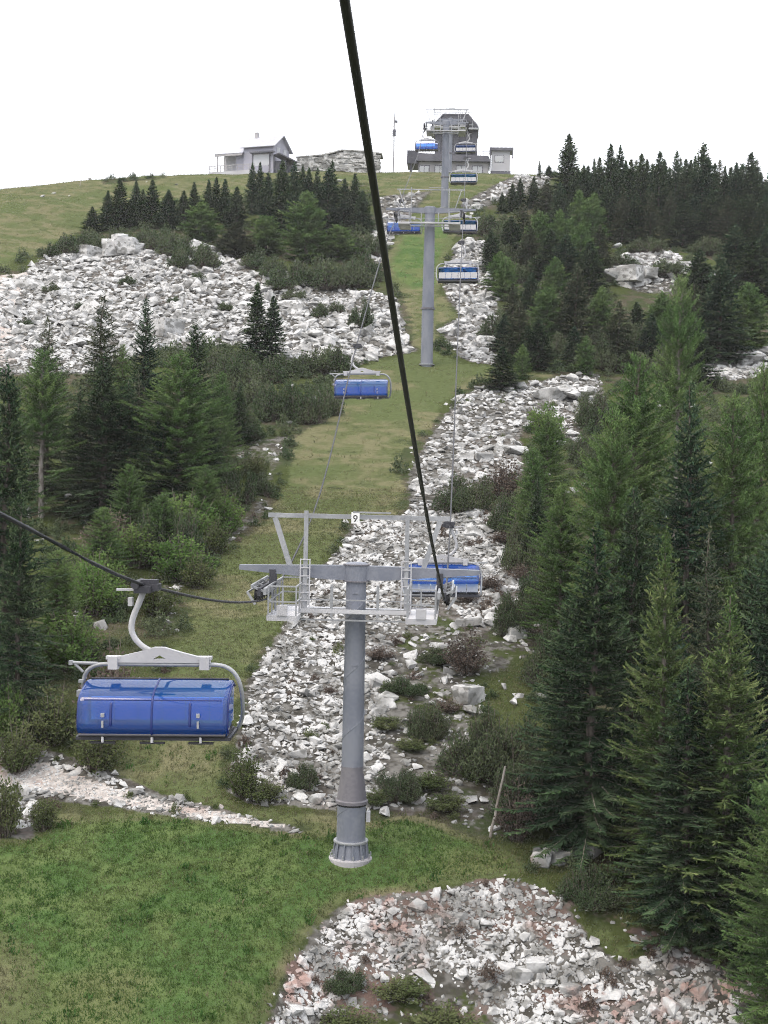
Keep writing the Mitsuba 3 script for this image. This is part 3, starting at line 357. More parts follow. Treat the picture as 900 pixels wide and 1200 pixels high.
    ('olive', -9.43, 90.4, 3.01, 2.51, 'shrub', 'dark shrub on the stony strip left of the grass, fourth from left', 'shrub', 'shrubs under the left spruces'),
    ('pine', -9.29, 95.95, 3.28, 2.67, 'shrub', 'dark shrub on the stony strip left of the grass, fifth from left', 'shrub', 'shrubs under the left spruces'),
    ('olive', -8.54, 101.95, 2.26, 2.04, 'shrub', 'dark shrub on the stony strip left of the grass, sixth from left', 'shrub', 'shrubs under the left spruces'),
    ('pine', -7.65, 98.05, 1.9, 1.63, 'shrub', 'dark shrub on the stony strip left of the grass, rightmost', 'shrub', 'shrubs under the left spruces'),
    ('pine', 12.93, 203.2, 3.1, 5.64, 'shrub', 'grey green dwarf pine under trees on the right slope, leftmost there', 'dwarf pine', 'scrub on the right slope'),
    ('pine', 12.84, 187.6, 2.46, 4.59, 'shrub', 'grey green dwarf pine under trees on the right slope, second from left there', 'dwarf pine', 'scrub on the right slope'),
    ('pine', 11.05, 152.65, 2.85, 4.24, 'shrub', 'grey green dwarf pine under trees on the right slope, third from left there', 'dwarf pine', 'scrub on the right slope'),
    ('pine', 14.45, 195.85, 3.0, 5.88, 'shrub', 'grey green dwarf pine under trees on the right slope, fourth from left there', 'dwarf pine', 'scrub on the right slope'),
    ('pine', 14.11, 176.8, 2.51, 4.91, 'shrub', 'grey green dwarf pine under trees on the right slope, fifth from left there', 'dwarf pine', 'scrub on the right slope'),
    ('pine', 11.93, 147.55, 2.58, 3.61, 'shrub', 'grey green dwarf pine under trees on the right slope, sixth from left there', 'dwarf pine', 'scrub on the right slope'),
    ('pine', 16.03, 185.95, 3.46, 5.17, 'shrub', 'grey green dwarf pine under trees on the right slope, seventh from left there', 'dwarf pine', 'scrub on the right slope'),
    ('pine', 17.05, 179.05, 2.44, 5.37, 'shrub', 'grey green dwarf pine under trees on the right slope, eighth from left there', 'dwarf pine', 'scrub on the right slope'),
    ('pine', 18.45, 171.4, 2.51, 5.14, 'shrub', 'grey green dwarf pine under trees on the right slope, ninth from left there', 'dwarf pine', 'scrub on the right slope'),
    ('pine', 15.84, 145.75, 2.64, 4.05, 'shrub', 'grey green dwarf pine under trees on the right slope, tenth from left there', 'dwarf pine', 'scrub on the right slope'),
    ('pine', 22.61, 174.4, 2.11, 4.84, 'shrub', 'grey green dwarf pine under trees on the right slope, eleventh from left there', 'dwarf pine', 'scrub on the right slope'),
    ('pine', 19.78, 142.0, 3.11, 4.73, 'shrub', 'grey green dwarf pine under trees on the right slope, twelfth from left there', 'dwarf pine', 'scrub on the right slope'),
    ('pine', 27.22, 183.1, 1.59, 5.09, 'shrub', 'grey green dwarf pine under trees on the right slope, thirteenth from left there', 'dwarf pine', 'scrub on the right slope'),
    ('pine', 23.74, 149.95, 2.97, 5.0, 'shrub', 'grey green dwarf pine under trees on the right slope, fourteenth from left there', 'dwarf pine', 'scrub on the right slope'),
    ('pine', 32.28, 192.4, 2.11, 6.41, 'shrub', 'grey green dwarf pine under trees on the right slope, fifteenth from left there', 'dwarf pine', 'scrub on the right slope'),
    ('pine', 24.62, 140.35, 3.07, 4.68, 'shrub', 'grey green dwarf pine under trees on the right slope, sixteenth from left there', 'dwarf pine', 'scrub on the right slope'),
    ('pine', 32.17, 179.5, 2.15, 5.38, 'shrub', 'grey green dwarf pine under trees on the right slope, seventeenth from left there', 'dwarf pine', 'scrub on the right slope'),
    ('pine', 40.16, 194.5, 2.33, 6.48, 'shrub', 'grey green dwarf pine under trees on the right slope, rightmost there', 'dwarf pine', 'scrub on the right slope'),
    ('finepine', 7.4, 90.85, 2.71, 2.73, 'shrub', 'dark shrub at the left edge of the right wood, leftmost there', 'shrub', 'scrub at the wood edge'),
    ('finepine', 6.31, 74.05, 2.14, 2.3, 'shrub', 'dark shrub at the left edge of the right wood, second from left there', 'shrub', 'scrub at the wood edge'),
    ('finepine', 7.63, 83.95, 3.15, 2.8, 'shrub', 'dark shrub at the left edge of the right wood, third from left there', 'shrub', 'scrub at the wood edge'),
    ('finepine', 7.89, 76.75, 2.56, 2.98, 'shrub', 'dark shrub at the left edge of the right wood, fourth from left there', 'shrub', 'scrub at the wood edge'),
    ('finepine', 7.77, 68.2, 2.82, 3.03, 'shrub', 'dark shrub at the left edge of the right wood, fifth from left there', 'shrub', 'scrub at the wood edge'),
    ('finepine', 14.27, 107.65, 2.67, 3.35, 'shrub', 'dark shrub at the left edge of the right wood, sixth from left there', 'shrub', 'scrub at the wood edge'),
    ('finepine', 16.47, 119.8, 3.28, 3.99, 'shrub', 'dark shrub at the left edge of the right wood, rightmost there', 'shrub', 'scrub at the wood edge')]
BOULDERS = [
    (-32.82, 187.75, [(-0.63, 0, 0.83, 1.36, 0.9), (0.83, 0, 1.04, 1.36, 0.8), (0.0, 0.3, 2.09, 1.25, 0.55), (1.46, 0.2, 0.63, 1.15, 0.7)], 1, 'square weathered rock tower standing up from the left rubble under the spruces'),
    (27.31, 176.8, [(-1.38, 0, 0.59, 1.67, 0.62), (0.39, 0, 0.98, 1.47, 0.7), (1.18, 0, -0.59, 1.18, 0.6), (2.55, 0.4, 0.98, 0.88, 0.7), (-0.2, -0.3, -0.39, 0.88, 0.7)], 2, 'large white outcrop in the middle of the right slope'),
    (18.05, 172.15, [(-0.48, 0, 0.38, 0.77, 0.9), (0.48, 0, 0.48, 0.67, 1.1), (0.1, 0.2, 0.86, 0.57, 1.2)], 3, 'small white outcrop with three points on the right slope'),
    (14.75, 128.35, [(-1.0, 0, 0.43, 1.43, 0.5), (0.71, 0.4, 0.57, 1.28, 0.5), (1.85, 0.6, 0.86, 1.07, 0.5), (-0.71, -0.5, -0.43, 1.14, 0.55), (0.14, 0.2, 0.86, 1.07, 0.5)], 4, 'broad white rock ledge right of the upper grass'),
    (32.71, 145.3, [(-1.78, 0, 0.16, 1.13, 0.6), (-0.48, 0.2, 0.32, 1.21, 0.6), (0.97, 0.4, 0.32, 1.13, 0.6), (2.1, 0.5, 0.65, 1.13, 0.6), (-0.65, 0, -0.97, 0.81, 0.6)], 5, 'white rock ledge near the right edge between the larches'),
    (-21.9, 152.5, [(0.0, 0, 0.17, 1.44, 0.7), (-0.85, 0.3, 0.51, 0.85, 0.6)], 6, 'large flat faced grey block low in the left rubble field'),
    (-37.09, 189.4, [(0.0, 0, 0.32, 1.26, 0.7), (1.05, 0.3, -0.21, 0.84, 0.7)], 7, 'rounded pale block at the upper left of the rubble field'),
    (5.96, 52.3, [(-0.29, 0, 0.12, 0.38, 0.7), (0.29, 0, 0.15, 0.35, 0.8), (0.06, 0.2, 0.23, 0.26, 0.7)], 8, 'pair of white boulders at the foot of the dark spruces'),
    (7.28, 52.75, [(-0.23, 0, 0.09, 0.29, 0.7), (0.18, 0.2, 0.12, 0.26, 0.8)], 9, 'white boulders under the boughs right of the white pair'),
    (3.92, 65.8, [(-0.11, 0, 0.18, 0.51, 1.0), (0.18, 0.2, 0.0, 0.33, 0.8)], 10, 'pale pointed boulder in the dark scrub right of the nearest tower'),
    (6.49, 73.75, [(-0.12, 0, 0.12, 0.49, 0.8), (0.33, 0.1, -0.08, 0.37, 0.8)], 11, 'white boulder between the dead bush and the right wood'),
    (5.13, 94.15, [(0.0, 0, 0.1, 0.63, 0.6)], 12, 'rounded pale boulder just above the climbing chair'),
    (4.59, 47.65, [(0.0, 0, -0.05, 0.32, 0.8), (-0.45, 0.2, 0.0, 0.26, 0.7), (0.48, 0.3, 0.0, 0.32, 0.7)], 13, 'big blocky white stones in the middle of the lowest rubble'),
    (6.62, 46.75, [(0.0, 0, -0.08, 0.49, 0.5), (0.75, 0.2, -0.1, 0.44, 0.45), (-0.57, 0.3, 0.0, 0.26, 0.7)], 14, 'flat white slabs at the lower right'),
    (-2.37, 45.4, [(0.0, 0, 0.0, 0.38, 0.6), (0.35, 0.2, 0.05, 0.25, 0.6)], 15, 'white stone beside the grass at the bottom edge'),
    (15.29, 192.7, [(-0.54, 0, 0.21, 0.75, 0.8), (0.64, 0.2, 0.32, 0.86, 0.8), (0.0, -0.4, -0.11, 0.64, 0.7)], 17, 'small heap of white rocks beside the rubble strip on the upper right'),
    (34.63, 182.05, [(-0.81, 0, 0.3, 1.01, 0.8), (0.81, 0.3, 0.4, 0.91, 0.9), (0.0, -0.3, 0.0, 0.71, 0.7)], 18, 'white rocks just right of the large white outcrop'),
    (38.02, 178.9, [(0.0, 0, 0.2, 0.8, 0.9), (-0.8, 0.2, 0.6, 0.6, 1.0)], 16, 'small white rock between the skyline spruces and the grey spruce on the right')]
HOUSE_XY = (-24.99, 264.25)
MAST_XY = (0.38, 270.10)
STONE_HUT = (-9.04, 266.80, 14.4)
POLES = {'lean': (3.99, 53.95, 0.48, 0.0, 2.54, 0.06, 'grey wooden stake leaning in the brushwood right of the nearest tower', 'stake'), 'log': (4.91, 78.55, 2.33, -4.35, -0.73, 0.1, 'grey fallen trunk lying across the rubble right of the nearest tower', 'fallen trunk'), 'post': (-48.3, 240.4, -0.01, 0.0, 0.78, 0.07, 'tiny post on the far left skyline', 'stake')}

# ---------------------------------------------------------------- materials
noise, fbm, mix, ss = mikit.noise, mikit.fbm, mikit.mix, mikit.smoothstep
def mat(name, **k):
    scene[name] = {'type': 'twosided', 'bsdf': {'type': 'principled', **k}}
    return name
def rgb(*c): return {'type': 'rgb', 'value': list(c)}
def ground_fn(p, n, uv):
    """uv.x: how much of the cover is bare rubble (0..1), uv.y: 0 forest soil and heath, 0.5 dry meadow, 1 lush grass"""
    big, mid, fine = fbm(p.x / 4.0, p.y / 4.0, p.z / 4.0), fbm(p.x * 0.9, p.y * 0.9, p.z * 0.9), fbm(p.x * 5.0, p.y * 5.0, p.z * 5.0)
    dry = mix(mi.Color3f(0.094, 0.106, 0.049), mi.Color3f(0.136, 0.131, 0.074), ss(0.40, 0.62, mid))
    dry = mix(dry, mi.Color3f(0.084, 0.103, 0.044), ss(0.45, 0.62, big))
    lush = mix(mi.Color3f(0.060, 0.104, 0.034), mi.Color3f(0.090, 0.126, 0.046), ss(0.38, 0.62, mid))
    lush = mix(lush, mi.Color3f(0.108, 0.126, 0.054), ss(0.54, 0.72, big))
    soil = mix(mi.Color3f(0.050, 0.062, 0.030), mi.Color3f(0.078, 0.070, 0.050), ss(0.4, 0.6, mid))
    soil = mix(soil, mi.Color3f(0.055, 0.068, 0.026), ss(0.45, 0.6, big))
    v = uv.y + (mid - 0.5) * 0.55 + (fine - 0.5) * 0.25
    grass = mix(dry, lush, ss(0.62, 0.90, v))
    c = mix(soil, grass, ss(0.27, 0.42, v))
    s = uv.x + (mid - 0.5) * 0.5 + (fine - 0.5) * 0.4
    red = ss(0.50, 0.60, fbm(p.x * 0.45 + 9, p.y * 0.45, p.z * 0.45)) * ss(60.0, 46.0, p.y) + ss(0.60, 0.70, fbm(p.x * 0.12 + 3, p.y * 0.12, 0.0)) * 0.2
    rubble = mix(mi.Color3f(0.055, 0.052, 0.045), mi.Color3f(0.15, 0.145, 0.135), ss(0.35, 0.65, fbm(p.x * 3.0, p.y * 3.0, p.z * 3.0)))
    rubble = mix(rubble, mi.Color3f(0.125, 0.088, 0.076), dr.clip(red, 0, 1) * ss(0.35, 0.55, fine))
    c = mix(c, rubble, ss(0.42, 0.60, s))
    return c * (0.72 + 0.56 * fine)
scene['ground_cover'] = {'type': 'twosided', 'bsdf': {'type': 'diffuse', 'reflectance': mikit.proc(ground_fn)}}
def gravel_fn(p, n, uv):
    a, b = fbm(p.x * 1.1, p.y * 1.1, p.z), fbm(p.x * 7.0, p.y * 7.0, p.z * 7.0)
    c = mix(mi.Color3f(0.34, 0.31, 0.29), mi.Color3f(0.48, 0.45, 0.425), ss(0.35, 0.65, b))
    return mix(c, mi.Color3f(0.34, 0.265, 0.235), ss(0.55, 0.75, a) * 0.7)
scene['gravel'] = {'type': 'twosided', 'bsdf': {'type': 'diffuse', 'reflectance': mikit.proc(gravel_fn)}}
def stone_fn(p, n, uv):
    a, b, c = noise(p.x * 1.3, p.y * 1.3, p.z * 1.3), fbm(p.x * 9, p.y * 9, p.z * 9), fbm(p.x * 2.7 + 5, p.y * 2.7, p.z * 2.7)
    col = mix(mi.Color3f(0.25, 0.25, 0.245), mi.Color3f(0.51, 0.51, 0.505), ss(0.25, 0.6, a))
    col = mix(col, mi.Color3f(0.16, 0.16, 0.15), ss(0.52, 0.66, c) * 0.8)
    pink = ss(0.56, 0.70, fbm(p.x * 0.5 + 9, p.y * 0.5, p.z * 0.5)) * ss(62.0, 46.0, p.y)
    col = mix(col, mi.Color3f(0.33, 0.235, 0.21), pink * ss(0.4, 0.6, c))
    return col * (0.78 + 0.42 * b)
scene['limestone'] = {'type': 'twosided', 'bsdf': {'type': 'diffuse', 'reflectance': mikit.proc(stone_fn)}}
def leaf(name, a, b, freq, trans=0.35, rough=0.8):
    def fn(p, n, uv):
        k, m = fbm(p.x * freq, p.y * freq, p.z * freq), noise(p.x * 9 * freq, p.y * 9 * freq, p.z * 9 * freq)
        return mix(mi.Color3f(a), mi.Color3f(b), ss(0.3, 0.7, k)) * (0.82 + 0.66 * m)
    scene[name] = {'type': 'principledthin', 'base_color': mikit.proc(fn), 'roughness': rough, 'diff_trans': trans}
leaf('spruce_needles', (0.027, 0.050, 0.028), (0.048, 0.074, 0.040), 0.5)
leaf('blue_spruce_needles', (0.030, 0.060, 0.040), (0.058, 0.096, 0.054), 0.45)
leaf('young_spruce_needles', (0.066, 0.112, 0.040), (0.108, 0.150, 0.058), 0.6, 0.5)
leaf('larch_needles', (0.072, 0.126, 0.046), (0.115, 0.172, 0.064), 0.45, 0.6)
leaf('grey_needles', (0.056, 0.078, 0.046), (0.084, 0.102, 0.062), 0.5)
leaf('spruce_needles_fresh', (0.050, 0.086, 0.040), (0.088, 0.124, 0.062), 0.5, 0.45)
leaf('blue_spruce_needles_fresh', (0.052, 0.086, 0.048), (0.090, 0.125, 0.066), 0.45, 0.45)
leaf('young_spruce_needles_fresh', (0.112, 0.160, 0.060), (0.180, 0.218, 0.090), 0.6, 0.5)
leaf('larch_needles_fresh', (0.096, 0.162, 0.058), (0.150, 0.212, 0.080), 0.45, 0.6)
leaf('grey_needles_fresh', (0.085, 0.092, 0.060), (0.125, 0.125, 0.082), 0.5)
leaf('pine_needles', (0.050, 0.074, 0.038), (0.088, 0.106, 0.060), 0.35)
leaf('shrub_leaves', (0.078, 0.140, 0.040), (0.130, 0.190, 0.062), 0.6, 0.7)
leaf('olive_leaves', (0.066, 0.088, 0.036), (0.104, 0.120, 0.055), 0.6, 0.5)
leaf('heath_twigs', (0.075, 0.058, 0.050), (0.120, 0.095, 0.080), 0.9, 0.2)
leaf('lush_blades', (0.058, 0.108, 0.030), (0.105, 0.138, 0.050), 0.45, 0.8)
leaf('dry_blades', (0.106, 0.120, 0.055), (0.164, 0.160, 0.090), 0.5, 0.8)
def bark_fn(p, n, uv):
    k = fbm(p.x * 8, p.y * 8, p.z * 2.5)
    return mix(mi.Color3f(0.075, 0.062, 0.052), mi.Color3f(0.20, 0.175, 0.155), ss(0.3, 0.7, k))
scene['bark'] = {'type': 'twosided', 'bsdf': {'type': 'diffuse', 'reflectance': mikit.proc(bark_fn)}}
def pale_fn(p, n, uv):
    k = fbm(p.x * 8, p.y * 8, p.z * 3)
    return mix(mi.Color3f(0.17, 0.15, 0.135), mi.Color3f(0.34, 0.315, 0.29), ss(0.3, 0.7, k))
scene['pale_bark'] = {'type': 'twosided', 'bsdf': {'type': 'diffuse', 'reflectance': mikit.proc(pale_fn)}}
def worn(name, a, b, freq=2.0, **k):
    def fn(p, n, uv):
        s, t = fbm(p.x * freq, p.y * freq, p.z * freq * 0.35), fbm(p.x * 11, p.y * 11, p.z * 11)
        return mix(mi.Color3f(a), mi.Color3f(b), ss(0.35, 0.68, s * 0.7 + t * 0.3 if freq > 1 else s))
    mat(name, base_color=mikit.proc(fn), **k)
worn('tower_steel', (0.170, 0.185, 0.225), (0.215, 0.228, 0.265), roughness=0.55, metallic=0.25)
worn('collar_steel', (0.135, 0.130, 0.150), (0.180, 0.172, 0.185), roughness=0.6, metallic=0.2)
worn('zinc', (0.28, 0.29, 0.305), (0.37, 0.38, 0.395), roughness=0.45, metallic=0.35)
worn('white_zinc', (0.40, 0.40, 0.42), (0.50, 0.50, 0.52), 0.9, roughness=0.5)
mat('cable_steel', base_color=rgb(0.030, 0.030, 0.036), roughness=0.5, metallic=0.3)
mat('black_rubber', base_color=rgb(0.022, 0.022, 0.025), roughness=0.7)
mat('dark_steel', base_color=rgb(0.06, 0.06, 0.07), roughness=0.45, metallic=0.5)
scene['blue_hood'] = {'type': 'blendbsdf', 'weight': 0.68,
    'a': {'type': 'twosided', 'bsdf': {'type': 'principled', 'base_color': rgb(0.008, 0.085, 0.40), 'roughness': 0.06, 'specular': 1.0, 'clearcoat': 1.0, 'clearcoat_gloss': 0.97}},
    'b': {'type': 'thindielectric', 'int_ior': 1.75, 'specular_transmittance': rgb(0.10, 0.36, 0.98)}}
mat('blue_trim', base_color=rgb(0.012, 0.025, 0.14), roughness=0.3)
mat('grey_pad', base_color=rgb(0.50, 0.50, 0.52), roughness=0.6)
mat('sign_white', base_color=rgb(0.78, 0.78, 0.78), roughness=0.5)
mat('sign_black', base_color=rgb(0.02, 0.02, 0.02), roughness=0.5)
worn('slate_cladding', (0.085, 0.085, 0.108), (0.120, 0.118, 0.140), 0.6, roughness=0.5)
worn('dark_cladding', (0.045, 0.046, 0.062), (0.066, 0.066, 0.084), 0.6, roughness=0.45)
worn('grey_wall', (0.30, 0.29, 0.31), (0.38, 0.37, 0.38), 0.5, roughness=0.8)
worn('pale_wall', (0.42, 0.42, 0.45), (0.47, 0.47, 0.50), 0.5, roughness=0.8)
worn('lilac_wall', (0.29, 0.29, 0.345), (0.33, 0.33, 0.385), 0.5, roughness=0.8)
worn('metal_roof', (0.35, 0.35, 0.40), (0.39, 0.39, 0.435), 0.5, roughness=0.5)
mat('window_glass', base_color=rgb(0.45, 0.46, 0.48), roughness=0.06, specular=0.8)
mat('dark_glass', base_color=rgb(0.03, 0.035, 0.05), roughness=0.06, specular=0.8)
worn('weathered_wood', (0.20, 0.175, 0.15), (0.34, 0.31, 0.28), 3.0, roughness=0.85)

# ---------------------------------------------------------------- helpers
cat = trimesh.util.concatenate
def box(x0, x1, y0, y1, z0, z1):
    m = trimesh.creation.box((abs(x1 - x0), abs(y1 - y0), abs(z1 - z0)))
    m.apply_translation(((x0 + x1) / 2, (y0 + y1) / 2, (z0 + z1) / 2))
    return m
def bar(a, b, r, n=10):
    return trimesh.creation.cylinder(r, segment=[np.asarray(a, float), np.asarray(b, float)], sections=n)
def beam(a, b, w, h):
    """a rectangular bar from a to b: w across, h in its upright direction"""
    a, b = np.asarray(a, float), np.asarray(b, float)
    d = b - a; L = np.linalg.norm(d); d = d / L
    s = np.cross(d, [0, 0, 1.0] if abs(d[2]) < 0.95 else [0, 1.0, 0]); s /= np.linalg.norm(s)
    u = np.cross(s, d)
    m = trimesh.creation.box((w, L, h))
    M = np.eye(4); M[:3, 0], M[:3, 1], M[:3, 2], M[:3, 3] = s, d, u, (a + b) / 2
    m.apply_transform(M)
    return m
def sweep(points, r, n=10):
    p = np.asarray(points, float)
    t = np.gradient(p, axis=0); t /= np.linalg.norm(t, axis=1, keepdims=True)
    a = np.cross(t, [0.0, 1.0, 0.0]); bad = np.linalg.norm(a, axis=1) < 0.2
    a[bad] = np.cross(t[bad], [1.0, 0, 0]); a /= np.linalg.norm(a, axis=1, keepdims=True)
    b = np.cross(t, a); ang = np.arange(n) * 2 * np.pi / n
    R = np.broadcast_to(r, (len(p),))[:, None, None]
    v = p[:, None] + R * (np.cos(ang)[None, :, None] * a[:, None] + np.sin(ang)[None, :, None] * b[:, None])
    i, j = np.meshgrid(np.arange(len(p) - 1), np.arange(n), indexing='ij')
    q = np.stack([i * n + j, i * n + (j + 1) % n, (i + 1) * n + (j + 1) % n, (i + 1) * n + j], -1).reshape(-1, 4)
    f = np.vstack([q[:, [0, 1, 2]], q[:, [0, 2, 3]]])
    v = np.vstack([v.reshape(-1, 3), p[:1], p[-1:]]); c0, c1, e = len(v) - 2, len(v) - 1, (len(p) - 1) * n
    j = np.arange(n)
    f = np.vstack([f, np.stack([j * 0 + c0, (j + 1) % n, j], 1), np.stack([j * 0 + c1, e + j, e + (j + 1) % n], 1)])
    m = trimesh.Trimesh(v, f, process=False); m.fix_normals()
    return m
def bez(pts, n=14):
    """a smooth curve through the given points"""
    from scipy.interpolate import CubicSpline
    p = np.asarray(pts, float); s = np.r_[0, np.cumsum(np.linalg.norm(np.diff(p, axis=0), axis=1))]
    return CubicSpline(s, p)(np.linspace(0, s[-1], n))
def lathe(prof, n=40):
    m = trimesh.creation.revolve(np.asarray(prof, float), sections=n); m.fix_normals()
    return m
def prism(poly, depth):
    """outline in x and z, extruded along y from 0 to depth"""
    m = trimesh.creation.extrude_polygon(Polygon(poly), depth, engine='earcut')
    M = np.eye(4); M[:3, :3] = [[1, 0, 0], [0, 0, -1], [0, 1, 0]]
    m.apply_transform(M); m.apply_translation((0, depth, 0))
    return m
used = {}
def key_of(name):
    used[name] = used.get(name, -1) + 1
    return name if used[name] == 0 else f'{name}_{used[name]:03d}'
def tag(key, label=None, category=None, group=None, kind=None):
    labels[key] = {k: v for k, v in dict(label=label, category=category, group=group, kind=kind).items() if v}
def thing(name, label, category, group=None, kind=None):
    k = key_of(name); tag(k, label, category, group, kind)
    return k
def part(parent, name, mesh, bsdf, to_world=None, smooth=False, label=None):
    k = key_of(parent + '__' + name)
    d = mikit.ply(mesh, bsdf, smooth) if not isinstance(mesh, dict) else dict(mesh)
    if to_world is not None: d['to_world'] = to_world
    scene[k] = d
    if label: labels[k] = {'label': label}
    return k

# ---------------------------------------------------------------- ground meshes
def lines(knots):
    out = []
    for (a, b, s) in knots: out.append(np.arange(a, b, s))
    return np.unique(np.round(np.concatenate(out), 3))
YS = lines([(-600, -60, 60), (-60, 30, 10), (30, 38, 1.0), (38, 66, 0.22), (66, 110, 0.4), (110, 170, 0.6), (170, 300, 0.9), (300, 340, 4), (340, 700, 40), (700, 1500, 160)])
XS = lines([(-1300, -400, 180), (-400, -120, 28), (-120, -45, 1.6), (-45, -18, 0.6), (-18, 18, 0.3), (18, 45, 0.6), (45, 120, 1.6), (120, 400, 28), (400, 1400, 180)])
GX, GY = np.meshgrid(XS, YS, indexing='ij')
GZ = H(GX, GY)
def cover(X, Y):
    """(bare rubble 0..1, soil 0 / dry meadow .5 / lush grass 1) at points of the ground, from the outlines of the meadows and rubble fields"""
    P = np.stack([np.ravel(X), np.ravel(Y)], -1)
    s, v = np.zeros(len(P)), np.full(len(P), 0.12)
    v[(P[:, 1] > 305) | ((P[:, 1] > 250) & (P[:, 0] < 27)) | ((P[:, 1] > 200) & (P[:, 0] < -46))] = 0.5
    pts = shapely.points(P)
    for kind, ring in COVER:
        pg = Polygon(ring).buffer(0); shapely.prepare(pg)
        minx, miny, maxx, maxy = pg.bounds
        idx = np.nonzero((P[:, 0] > minx - 3) & (P[:, 0] < maxx + 3) & (P[:, 1] > miny - 3) & (P[:, 1] < maxy + 3))[0]
        if not len(idx): continue
        dist = shapely.distance(pts[idx], pg.exterior); inside = shapely.contains(pg, pts[idx])
        sd = np.where(inside, dist, -dist)
        w = sstep(-1, 1, sd / (0.35 + 0.006 * P[idx, 1]))
        if kind == 'S': s[idx] = s[idx] * (1 - w) + w; v[idx] = v[idx] * (1 - w) + 0.12 * w
        if kind == 'T': s[idx] = s[idx] * (1 - w) + 0.52 * w; v[idx] = v[idx] * (1 - w) + 0.14 * w
        if kind in 'GMF':
            s[idx] *= 1 - w; v[idx] = v[idx] * (1 - w) + {'G': 1.0, 'M': 0.5, 'F': 0.12}[kind] * w
    return s.reshape(np.shape(X)), v.reshape(np.shape(X))
CS, CV = cover(GX, GY)
def in_rings(X, Y, kind):
    hit = np.zeros(np.shape(X), bool)
    for k, ring in COVER:
        if k == kind: hit |= shapely.contains_xy(Polygon(ring).buffer(0), X, Y)
    return hit
vid = np.arange(GX.size).reshape(GX.shape)
q = np.stack([vid[:-1, :-1], vid[1:, :-1], vid[1:, 1:], vid[:-1, 1:]], -1).reshape(-1, 4)
F_ = np.vstack([q[:, [0, 1, 2]], q[:, [0, 2, 3]]])
V_ = np.stack([GX, GY, GZ], -1).reshape(-1, 3); UV_ = np.stack([CS, CV], -1).reshape(-1, 2)
fc = V_[F_].mean(1); fs, fv = UV_[F_, 0].mean(1), UV_[F_, 1].mean(1)
grav = in_rings(fc[:, 0], fc[:, 1], 'P')
klass = np.where(grav, 3, np.where(fs > 0.45, 2, np.where(fv > 0.3, 1, 0)))
_, _, N_ = meshkit.arrays((V_, F_), True)
for i, (nm, lab, ct) in enumerate([('forest_floor', 'dark heath and soil under the trees on both sides of the ski slope', 'forest floor'), ('meadow', 'mown green and yellowish grass slope running up under the chairlift', 'meadow'),
                                   ('scree_slope', 'slope of broken white limestone rubble beside the grass', 'scree'), ('gravel_track', 'pale gravel track worn into the hillside', 'track')]):
    f = F_[klass == i]; u, inv = np.unique(f, return_inverse=True)
    k = thing(nm, lab, ct, kind='structure')
    path = meshkit.write_ply((V_[u], inv.reshape(-1, 3)), False, UV_[u], normals=N_[u])
    scene[k] = {'type': 'ply', 'filename': path, 'face_normals': False, 'bsdf': {'type': 'ref', 'id': 'gravel' if i == 3 else 'ground_cover'}}

hz = thing('haze', 'thin pale haze in the air over the whole slope', 'haze', kind='stuff')
z_lo, z_hi = float(GZ.min()) - 1.0, 105.0
scene[hz] = {'type': 'cube', 'to_world': T().translate([0, 450, (z_lo + z_hi) / 2]).scale([1500, 1150, (z_hi - z_lo) / 2]), 'bsdf': {'type': 'null'}, 'interior': {'type': 'ref', 'id': 'air'}}
# ---------------------------------------------------------------- stones
rng = np.random.default_rng(11)
def rock_shape(r, n=13, flat=0.62):
    p = r.normal(size=(n, 3)); p /= np.linalg.norm(p, axis=1, keepdims=True)
    p *= r.uniform(0.8, 1.1, (n, 1)); p[:, 2] *= flat; p[:, 0] *= r.uniform(1.0, 1.45)
    h = trimesh.convex.convex_hull(p)
    return np.array(h.vertices), np.array(h.faces)
ROCKS = [rock_shape(np.random.default_rng(100 + i), 10 + i % 5) for i in range(16)]
def slope_normal(X, Y):
    e = 0.4
    return np.stack([-(H(X + e, Y) - H(X - e, Y)) / (2 * e), -(H(X, Y + e) - H(X, Y - e)) / (2 * e), np.ones_like(X)], -1)
def frames(X, Y, r):
    n = slope_normal(X, Y) + r.normal(0, 0.28, (len(X), 3)); n /= np.linalg.norm(n, axis=1, keepdims=True)
    a = r.normal(size=(len(X), 3)); a -= (a * n).sum(1, keepdims=True) * n; a /= np.linalg.norm(a, axis=1, keepdims=True)
    return np.stack([a, np.cross(n, a), n], -1)
def scatter(n, box_, keep, r):
    x0, x1, y0, y1 = box_
    X, Y = r.uniform(x0, x1, n), r.uniform(y0, y1, n)
    m = keep(X, Y)
    return X[m], Y[m]
TREE_XY = np.array([[t[1], t[2]] for t in TREES])
def visible(X, Y): return (np.abs(X) < 0.262 * Y + 3) & (Y > 39)
sx, sy, sr = [], [], []
def sow(n, box_, size, keep_prob, spread=0.45):
    X, Y = scatter(n, box_, lambda a, b: visible(a, b), rng)
    s, v = cover(X, Y)
    clump = meshkit.fbm(np.stack([X, Y, 0 * X], -1) * 0.5 + 2.2, 2, 21)
    pr = keep_prob(s, v, clump, X, Y)
    m = rng.uniform(size=len(X)) < pr
    X, Y = X[m], Y[m]
    sx.append(X); sy.append(Y); sr.append(size(Y) * np.exp(rng.normal(0, spread, len(X))))
dense = lambda s, v, c, X, Y: np.clip((s - 0.35) * 3, 0, 1) * np.where(s < 0.7, 0.30, 1.0) * (0.68 + 0.32 * sstep(0.36, 0.50, c))
sow(36000, (-6, 16, 39, 54), lambda Y: 0.060 + 0 * Y, lambda *a: dense(*a), 0.5)
sow(900, (-6, 16, 39, 54), lambda Y: 0.14 + 0 * Y, lambda *a: dense(*a) * 0.7, 0.35)
sow(42000, (-20, 16, 54, 95), lambda Y: 0.095 + 0 * Y, lambda *a: dense(*a), 0.42)
